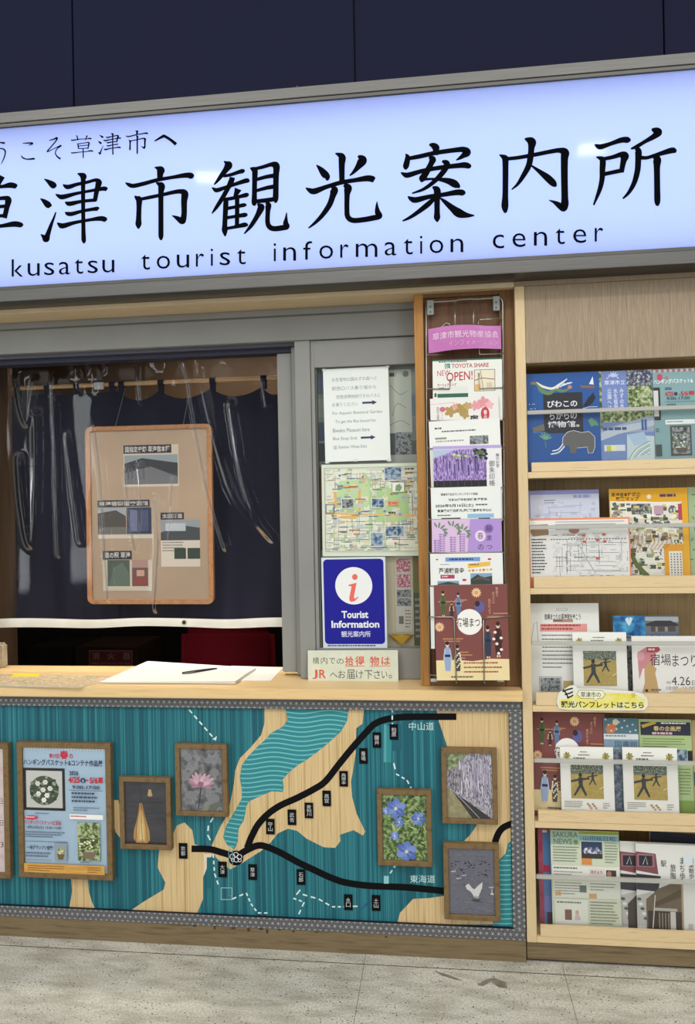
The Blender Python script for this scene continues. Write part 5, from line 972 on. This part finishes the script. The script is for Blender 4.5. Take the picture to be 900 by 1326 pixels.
tp = Sheet(417, 721.5, 500, 839, .139, '#c9d4d8', rot=.2, t=.003)
BLU = mat('#14128c', .35)
def rrect(s, x0, y0, x1, y1, r_, c):
    pts = []
    for cx, cy, a in ((x1-r_, y0+r_, -90), (x1-r_, y1-r_, 0), (x0+r_, y1-r_, 90), (x0+r_, y0+r_, 180)):
        for k in range(6): pts.append((cx+r_*math.cos(math.radians(a+k*18)), cy+r_*math.sin(math.radians(a+k*18))))
    return s.poly(pts, c)
rrect(tp, 419.5, 724, 497.5, 834, 5, BLU)
tp.ell(458.5, 758.5, 24, 24.2, '#e4e6e4', 40).ell(460.3, 747.2, 3.6, 3.8, '#e0685c', 18)
tp.poly([(451.8, 757.2), (462.4, 754.6), (458.6, 772.5), (458.8, 775), (460.6, 774.8), (463.6, 772.6), (464.4, 773.6), (459.6, 778.4), (455.2, 779.4), (452.6, 777.6), (452.4, 774.2), (455.6, 760.4), (455.2, 759), (451.8, 758.8)], '#e0685c')
tp.text('Tourist', 442, 791, 476.5, 800.5, '#dfe2e2', .03).text('Information', 428.5, 803.5, 490.5, 813, '#dfe2e2', .03).text('観光案内所', 441, 817, 479, 825, '#d4d8e0', .01).para(423, 835, 496, 837.6, 1, '#4a4e8a', .7)
tp.build('information_sign', label='blue plastic Tourist Information sign with a pink letter i', cat='sign')
s = Sheet(398.5, 842.5, 515, 884, .105, '#c9cdb8', rot=.4, tilt=6, t=.004, zb=ZC+.0015)
s.rect(399.5, 843.5, 514, 883, noise('cream_card', 20, [(.3, '#c8ccb6'), (.7, '#d4d7c4')], rough=.3))
HB, HR = mat('#3c3f38', .5), mat('#cc5c44', .5)
for t, x0, x1, y0, y1, c in (('構', 404.5, 413, 851, 860, HB), ('内', 415.5, 424, 851, 860, HB), ('で', 426, 434, 852, 859.5, HB), ('の', 436, 445, 853, 860, HB), ('拾', 447, 458, 850, 862, HR), ('得', 460, 472, 850, 862, HR), ('物', 479, 491, 850, 862, HR), ('は', 494, 505, 851, 861, HR),
                             ('J', 404, 411, 867, 879, HR), ('R', 413, 422, 867, 878, HR), ('へ', 427, 437, 871, 877, HB), ('お', 438, 447, 868, 878, HB), ('届', 449, 459, 867, 879, HB), ('け', 461, 470, 868, 878.5, HB), ('下', 472, 482, 868, 879, HB), ('さ', 484, 492, 868, 878.5, HB), ('い', 494, 501, 869, 878, HB), ('。', 503, 507, 873.5, 878, HB)):
    s.text(t, x0, y0, x1, y1, c, .018 if c is HR else -.003)
for x0, x1 in ((447, 472), (479, 505)): s.line([(x0, 863), (x1, 862.4)], .7, HR)
s.outline(398.5, 842.5, 515, 884, .8, '#dfe2d4')
s.build('notice_card', label='cream handwritten lost property card leaning at the foot of the window', cat='sign')
for k, (x0, y0, x1, y1) in enumerate(((410, 470, 552, 603), (410, 712, 552, 842))):
    s = Sheet(x0, y0, x1, y1, .172, '#9aa096', t=.001)
    if k == 0:
        s.rect(410, 470, 552, 603, '#7f877f')
        for i, y in enumerate((484, 514, 545, 572)): s.rect(410, y, 424, y+24, ('#5a6a80', '#8d968f', '#4a5a70', '#3f4648')[i]); s.rect(531, y, 552, y+26, ('#8a9488', '#6a7680', '#787f78', '#5a6058')[i])
        s.rect(502, 480, 533, 562, '#b9c0b4').para(505, 484, 515, 490, 1, '#3a3a38', .8).ell(526, 486, 4, 4, '#6a7268', 12)
        for q in ([(506, 500), (518, 512), (528, 508)], [(508, 540), (514, 524), (526, 530)], [(504, 552), (518, 546), (530, 552)]): s.line(q, .8, '#7a8278', smooth=True)
        s.rect(512, 561, 532, 592, DARKG).rect(502, 562, 511, 592, '#4a5454').rect(424, 590, 552, 603, '#a4aaa0')
        s.build('poster', label='grey photo poster behind the glass above the town map', cat='poster')
    else:
        s.rect(410, 712, 552, 842, noise('cream_leaflets', 14, [(.3, '#b0a888'), (.7, '#c4bea0')])).rect(500, 722, 510, 820, '#c8c2a8').rect(512, 720, 533, 818, '#c4c0b4')
        FP = noise('flower_photo_print', 120, [(.3, '#5a7048'), (.45, '#a05a6a'), (.55, '#d49aa4'), (.65, '#e4d4d0'), (.75, '#8a3a50')])
        for y in (724, 744, 764, 775): s.rect(514, y, 532, y+(17 if y < 760 else 10), FP if y < 760 else DARKG)
        s.rect(516, 798, 522, 808, '#6a685e').para(524, 790, 532, 815, 6, '#7a7668', .4).rect(535, 716, 552, 836, '#6a7038').ell(541, 732, 3, 4, '#8a5a38').ell(542, 746, 3, 4, '#8a5a38').rect(535, 768, 552, 836, '#4a5240').para(537, 775, 550, 830, 7, '#8d9080', .4)
        s.build('poster', label='cream poster of flower photos behind the glass beside the blue sign', cat='poster')
b = MB(); c = W(520, 830, .166)
b.grid(lambda u, v: Vector((c.x+(.012+.034*v)*math.cos(u*2*math.pi), c.y-.0135+.011*math.sin(u*2*math.pi)*(.3+.25*v), c.z-.006+.03*v)), 20, 4, mat('#c09a3c', .25, .8))
b.tube([c+Vector((-.03, -.0135, .024)), c+Vector((.03, -.0135, .024))], .002, mat('#c09a3c', .25, .8))
b.build('gold_dish', label='small gold dish at the bottom of the glass pane', cat='dish', smooth=True)

# ---------------------------------------------------------------- behind the opening: rod, noren, notice board, vinyl
RY = .5
b = MB(); p, q = W(15, 496, RY), W(380, 496, RY); p.z = q.z = W(190, 496, RY).z
pts = [p.lerp(q, k/24) for k in range(25)]
b.tube(pts, [.0085*(1+.12*(k % 6 == 0)) for k in range(25)], noise('bamboo', 16, [(.3, '#c89a68'), (.7, '#e0b888')], stretch=(.4, 4, 4)), 10)
b.build('curtain_rod', label='pale bamboo rod across the top of the window opening', cat='rod', smooth=True)
NV = noise('navy_cloth', 300, [(.3, '#1c1c2a'), (.7, '#222233')], rough=.85, spec=.1)
nr = thing('noren_curtain', (W(190, 800, RY).x, RY, W(190, 806, RY).z), 'dark navy cloth curtain hanging from the bamboo rod', 'curtain')
zrod = W(190, 496, RY).z; zbot = W(190, 806, RY).z
def cloth(px0, px1, loops, sag, ph):
    x0, x1 = W(px0, 650, RY).x, W(px1, 650, RY).x; lx = [W(a, 650, RY).x for a in loops]
    def fn(u, v):
        x = x0+(x1-x0)*u
        j = max([k for k in range(len(lx)) if lx[k] <= x+1e-6] or [0]); j = min(j, len(lx)-2); t = min(1, max(0, (x-lx[j])/(lx[j+1]-lx[j])))
        zt_ = zrod-.03-sag*math.sin(math.pi*t)**.8*1.0
        z = zt_+(zbot-zt_)*v
        y = RY+.009*math.sin(42*x+ph+2.2*v)*(.35+v)-.014*math.sin(math.pi*t)*(1-v)+.03*math.sin(11*(x+.55*z)+ph)*v
        return Vector((x, y, z))
    b = MB(); b.grid(fn, 70, 50, NV); o_ = b.build('cloth_panel', nr, smooth=True)
    for a in loops:
        b = MB(); x = W(a, 500, RY).x
        pts_ = [(x, RY+.013*math.sin(k*math.pi/8), zrod-.002+.014*math.cos(k*math.pi/8)) for k in range(-8, 9)]
        b.add([Vector((x+d, RY-.0125*math.sin(t_), zrod-.001+.0135*math.cos(t_))) for t_ in [k*math.pi/8 for k in range(17)] for d in (-.013, .013)], [(2*k, 2*k+1, 2*k+3, 2*k+2) for k in range(16)], NV)
        b.face([(x-.013, RY-.003, zrod-.014), (x+.013, RY-.003, zrod-.014), (x+.013, RY-.004, zrod-.046), (x-.013, RY-.004, zrod-.046)], NV); b.build('loop', nr, smooth=True)
cloth(18, 153, (24, 62, 100, 146), .006, .4)
cloth(150, 376, (158, 209, 276, 342, 376), .042, 1.9)
b = MB(); c = W(128, 500, RY-.014); b.box(c.x-.022, c.x+.022, c.y-.004, c.y+.004, c.z-.014, c.z+.016, '#c4c4c8', .003); b.build('rod_clip', label='small white clip on the left of the bamboo rod', cat='clip')
NBY = .385
s = Sheet(112, 551, 275, 782, NBY, body=False, rot=-.3)
nb = thing('notice_board', tuple(s.P(193, 782)), 'wood framed beige notice board with old building photos behind the vinyl', 'notice board')
def ring(x0, y0, x1, y1, r_, k=7):
    pts = []
    for cx, cy, a in ((x1-r_, y0+r_, -90), (x1-r_, y1-r_, 0), (x0+r_, y1-r_, 90), (x0+r_, y0+r_, 180)):
        for j in range(k+1): pts.append((cx+r_*math.cos(math.radians(a+j*90/k)), cy+r_*math.sin(math.radians(a+j*90/k))))
    return pts
A_, B_ = ring(112, 551, 275, 782, 8), ring(118, 556.5, 269, 776.5, 4); n = len(A_)
vs = [s.P(*p, .008) for p in A_]+[s.P(*p, .008) for p in B_]+[s.P(*p, -.012) for p in A_]+[s.P(*p, -.012) for p in B_]
fs = []
for i in range(n):
    j = (i+1) % n; fs += [(i, j, n+j, n+i), (i, j, 2*n+j, 2*n+i), (n+i, n+j, 3*n+j, 3*n+i), (2*n+i, 2*n+j, 3*n+j, 3*n+i)]
b = MB(); b.add(vs, fs, ORW); b.build('frame', nb)
s = Sheet(116, 555, 271, 778, NBY, noise('beige_board', 3, [(.3, '#a58d74'), (.7, '#b39a80')]), rot=-.3, t=.008); BK2 = '#23222a'
def cap(t, x0, y0, x1, y1): s.rect(x0, y0, x1, y1, BK2).text(t, x0+2, y0+1.5, x1-2, y1-1.5, '#c9c4bc', .02)
s.rect(161, 576, 232, 630, '#c9bca8'); cap('国指定史跡 草津宿本陣', 161, 576, 223, 587); s.rect(162, 589, 231, 627, '#8d969a').poly([(162, 600), (185, 593), (231, 600), (231, 627), (162, 627)], '#2d2e32').poly([(162, 612), (196, 604), (231, 618), (231, 627), (162, 627)], '#6a6a6c')
for k in range(5): s.rect(166+k*5, 606, 168+k*5, 620, '#54545a')
cap('草津宿街道交流館', 126, 647, 194, 656); s.rect(126, 657, 163, 691, '#9aa0a2').poly([(126, 664), (150, 660), (163, 668), (163, 684), (126, 684)], '#4a443e').rect(126, 682, 163, 691, '#6a6660').rect(164, 657, 196, 691, '#23304a').rect(168, 660, 178, 688, '#6a6a8a').rect(182, 660, 192, 688, '#454a6a').rect(126, 692, 198, 697, '#c8beb0')
cap('太田酒造', 208, 664, 238, 673); s.rect(208, 674, 258, 700, '#8d9498').poly([(208, 690), (230, 680), (258, 684), (258, 700), (208, 700)], '#3f4244').rect(214, 678, 240, 688, '#b4babc').rect(208, 700, 258, 734, '#cfc4b4').para(210, 702, 240, 716, 4, '#7a7068', .4).rect(225, 710, 258, 724, '#2c3a2c').rect(240, 710, 242, 724, '#cfc4b4')
cap('道の駅 草津', 132, 713, 170, 724); s.rect(132, 725, 196, 765, '#c4b8a4').rect(138, 725, 167, 759, '#4a5448').poly([(140, 759), (146, 735), (158, 728), (166, 742), (166, 759)], '#5c6a5c').rect(170, 725, 191, 759, '#6a4a44').rect(170, 725, 191, 735, '#a8847a').rect(172, 748, 190, 757, '#8a3a34').rect(176, 738, 186, 746, '#c49a84')
s.rect(196, 560, 262, 700, '#b4a088') if False else None
s.build('print', nb)
g = MB(); a, d = s.P(118, 777, .003), s.P(269, 557, .003); g.box(a.x, d.x, NBY-.004, NBY-.003, a.z, d.z, GLASS); g.build('glass', nb)
for px in (150, 238): b = MB(); p = s.P(px, 552, -.004); b.tube([p, Vector((p.x, RY-.001, zrod-.016))], .001, '#6a6a6a', 5); b.build('hanging_cord', nb)
# clear vinyl sheet with folds
VY = .232
VIN = clear('clear_vinyl', 0, rough=.06, haze=.0015, k=.35)
x0, x1 = W(-8, 650, VY).x, W(365, 650, VY).x
ztop, zb0 = zh-.031, W(180, 801, VY).z
FOLDS = [([(29, 580), (33, 640), (42, 698), (50, 660), (54, 520)], 4.5, .012), ([(25, 468), (34, 510), (42, 530), (48, 500), (52, 472)], 3.6, .009), ([(77, 465), (78, 560), (80, 712)], 3.0, .010), ([(92, 550), (98, 600), (108, 692)], 3.2, .010), ([(133, 545), (139, 600), (143, 700), (146, 775)], 3.0, .009), ([(171, 600), (176, 660), (183, 708), (190, 660), (188, 595)], 3.2, .010), ([(249, 455), (262, 540), (276, 630), (296, 706)], 3.4, .010), ([(262, 450), (300, 620), (345, 690), (366, 702)], 3.6, .006), ([(305, 515), (316, 600), (332, 660), (352, 694)], 3.6, .010), ([(215, 650), (213, 700), (206, 790)], 3.2, .009), ([(232, 610), (226, 680), (218, 720)], 2.6, .006), ([(190, 455), (192, 500)], 3.2, .009), ([(345, 480), (350, 520)], 2.6, .007), ([(208, 640), (211, 690)], 2.4, .006)]
def dseg(x, y, a, b_):
    dx, dy = b_[0]-a[0], b_[1]-a[1]; t = max(0, min(1, ((x-a[0])*dx+(y-a[1])*dy)/(dx*dx+dy*dy))); return math.hypot(x-a[0]-t*dx, y-a[1]-t*dy), t
pw = (x1-x0)/373.
FB = [(spline(f_[0], 5), f_[1], f_[2]) for f_ in FOLDS]
FB = [(q, s_, a, min(p[0] for p in q)-4*s_, max(p[0] for p in q)+4*s_, min(p[1] for p in q)-4*s_, max(p[1] for p in q)+4*s_) for q, s_, a in FB]
def vin(u, v):
    px = -8+373*u; py = 452+350*v
    y = VY+.0035*math.sin(9*u*3+1.3*v)+.001*math.sin(31*u+4*v)+.003*math.sin(17*v+9*u)*(1-v)
    if py < 500: y += .006*(1-(py-452)/48.)*math.sin(px*.16+3*math.sin(px*.05))*math.sin(py*.12)
    for q, s_, a, xa, xb, ya, yb in FB:
        if xa < px < xb and ya < py < yb:
            d = min(dseg(px, py, q[i], q[i+1])[0] for i in range(len(q)-1))
            if d < 4.6*s_: y -= 1.7*a*math.exp(-(d/s_/1.5)**2*1.2)
    x = x0+(x1-x0)*u; xm = W(px, 650, VY).x
    return Vector((x, y, ztop+(zb0-ztop)*v+.003*math.sin(14*u)*v))
vc = thing('vinyl_curtain', ((x0+x1)/2, VY, zb0), 'clear creased vinyl sheet hanging in the window opening with a white hem', 'curtain')
b = MB(); b.grid(vin, 260, 90, VIN); b.build('vinyl_sheet', vc, smooth=True)
HM = noise('white_hem', 8, [(.3, '#cfcabc'), (.7, '#dcd8cc')], rough=.5)
def hem(u, v):
    p = vin(u, 1.0); hz = .033*(1+.06*math.sin(7*u+1)); p.z -= hz*v; p.y -= .002*math.sin(math.pi*v)+.002; return p
b = MB(); b.grid(hem, 120, 4, HM); b.build('hem', vc, smooth=True)
b = MB(); c = hem(.665, .45)+Vector((0, -.003, 0))
for r0, r1, cc in ((.0085, .0045, mat('#6a5a3a', .3, .8)), (.0045, .0, mat('#15120e'))):
    k_ = 20; b.add([c+Vector((r0*math.cos(6.2832*i/k_), -.001, r0*math.sin(6.2832*i/k_))) for i in range(k_)]+[c+Vector((r1*math.cos(6.2832*i/k_), -.0012, r1*math.sin(6.2832*i/k_))) for i in range(k_)], [(i, (i+1) % k_, k_+(i+1) % k_, k_+i) for i in range(k_)], cc)
b.build('eyelet', vc)

# ---------------------------------------------------------------- inside the booth, low
CY_ = .82
xa, xb = W(228, 830, CY_).x, W(357, 830, CY_).x; zt = W(290, 813.5, CY_).z; cxm = (xa+xb)/2
ch = thing('office_chair', (cxm, CY_+.3, 0), 'dark red office chair backrest seen below the vinyl hem', 'chair')
RD = noise('dark_red_fabric', 200, [(.3, '#6a0f1c'), (.7, '#7c1524')], rough=.8, spec=.1); BKP = mat('#141416', .5)
bm = bmesh.new(); bmesh.ops.create_cube(bm, size=1)
for v in bm.verts: v.co = Vector((cxm+v.co.x*(xb-xa)*(.94 if v.co.z > 0 else 1.0), CY_+.04+v.co.y*.07, zt-.25+v.co.z*.5))
bmesh.ops.bevel(bm, geom=bm.edges[:], offset=.032, segments=5, affect='EDGES')
b = MB(); b.bm(bm, RD); b.build('backrest', ch, smooth=True)
b = MB(); b.box(xa-.0, xb, CY_+.1, CY_+.56, .44, .52, RD, .03); b.build('seat', ch, smooth=True)
b = MB(); b.tube([(cxm, CY_+.03, zt-.42), (cxm, CY_+.05, .42), (cxm, CY_+.2, .41)], .02, BKP); b.build('back_support', ch)
b = MB(); b.tube([(cxm, CY_+.32, .44), (cxm, CY_+.32, .09)], .025, BKP, 12); b.build('gas_column', ch)
for k in range(5):
    a = k*1.2566+.3; b = MB(); ex, ey = cxm+.27*math.cos(a), CY_+.32+.27*math.sin(a)
    b.tube([(cxm, CY_+.32, .1), (ex, ey, .07)], [.022, .016], BKP); o_ = b.build('leg', ch); b = MB(); b.tube([(ex-.02, ey, .028), (ex+.02, ey, .028)], .027, BKP, 12); b.build('caster', o_)
p, q = W(36, 838, 1.1), W(89, 838, 1.1); p2, q2 = W(94, 838, 1.1), W(128, 838, 1.1)
b = MB(); b.box(p.x, q.x, 1.1, 1.45, 0, p.z, '#1d1a18', .004); b.box(p.x+.01, q.x-.01, 1.092, 1.1, .1, p.z-.012, '#141210', .002); b.build('metal_locker', label='black low cabinet in the dark below the curtain, left', cat='cabinet')
b = MB(); b.box(p2.x, W(176, 838, 1.1).x, 1.12, 1.45, 0, p2.z, noise('dark_wood_case', 6, [(.3, '#2c1d16'), (.7, '#3a271c')]), .004); b.build('wooden_case', label='dark brown wooden case behind the red plate', cat='cabinet')
s = Sheet(115, 842, 171.5, 864, 1.108, '#6a2a26', t=.004)
for t, x in (('消', 119), ('火', 139), ('器', 159)): s.text(t, x, 845, x+10, 854.5, '#94706a', .02)
s.text('FIRE EXTINGUISHER', 118, 857.5, 169, 861, '#94706a', .02); s.outline(115.5, 842.5, 171, 864, .8, '#94706a'); s.build('fire_extinguisher_sign', label='dim red fire extinguisher plate low in the dark booth', cat='sign')

# ---------------------------------------------------------------- on the countertop
def flat(pts, z, t, col, curl=None):
    b = MB(); n = len(pts); top = [G(a, c, z+t) for a, c in pts]; 
    if curl:
        for i, h in curl.items(): top[i] = top[i]+Vector((0, 0, h))
    bot = [Vector((p.x, p.y, z)) for p in top]
    b.add(top, [tuple(range(n))], col); b.add(top+bot, [(i, (i+1) % n, n+(i+1) % n, n+i) for i in range(n)], '#c9c5ba'); return b
PW = mat('#e2ddd2', .6)
b = flat([(254, 881), (300, 862), (367, 864), (351, 881.5)], ZC+.0004, .0012, PW); b.build('paper_sheet', label='white sheet lying under the right end of the paper pad', cat='paper')
b = flat([(129, 881), (191, 862), (331, 864.5), (305, 882)], ZC+.002, .01, PW, {1: .018, 0: -.006})
b.build('paper_pad', label='thick white paper pad on the countertop with a pen on it', cat='paper')
b = MB(); pz = ZC+.0155; p, q = G(236, 871.5, pz), G(281, 865.5, pz); b.tube([p.lerp(q, k/6) for k in range(7)], [.0035, .0045, .0045, .0045, .0045, .004, .0025], '#1a1a1e', 8); o_ = b.build('pen', label='black pen lying on the white paper pad', cat='pen', smooth=True)
b = MB(); d = (q-p).normalized(); b.tube([p+d*.01+Vector((0, -.0052, .0)), p+d*.05+Vector((0, -.0052, .0))], .001, '#8a8a8e', 6); b.build('clip', o_)
LFM = noise('colour_leaflet_print', 16, [(.3, '#6e6c50'), (.4, '#c8c09a'), (.47, '#a48a58'), (.53, '#dcd2b4'), (.6, '#b86a4a'), (.64, '#d8cca0'), (.72, '#7a8050')], stretch=(1, 3, 1))
b = flat([(-30, 887.5), (-18, 873), (160, 875), (104, 890)], ZC+.0004, .0022, LFM); b.build('leaflet', label='colour printed leaflet lying open at the left of the countertop', cat='leaflet')
b = flat([(14, 876.5), (18, 872), (52, 872), (50, 876)], ZC+.003, .002, '#e0cc3a'); b.build('leaflet', label='bright yellow leaflet on top of the colour printed leaflet', cat='leaflet')
p = G(2, 865, ZC); b = MB(); b.box(W(-30, 850, p.y).x, W(5.5, 850, p.y).x, p.y, p.y+.03, ZC+.0005, W(3, 833, p.y).z, noise('cream_block', 60, [(.3, '#c4b49a'), (.7, '#d8ccb4')]), .008); b.build('cream_box', label='cream box at the far left end of the countertop', cat='box')
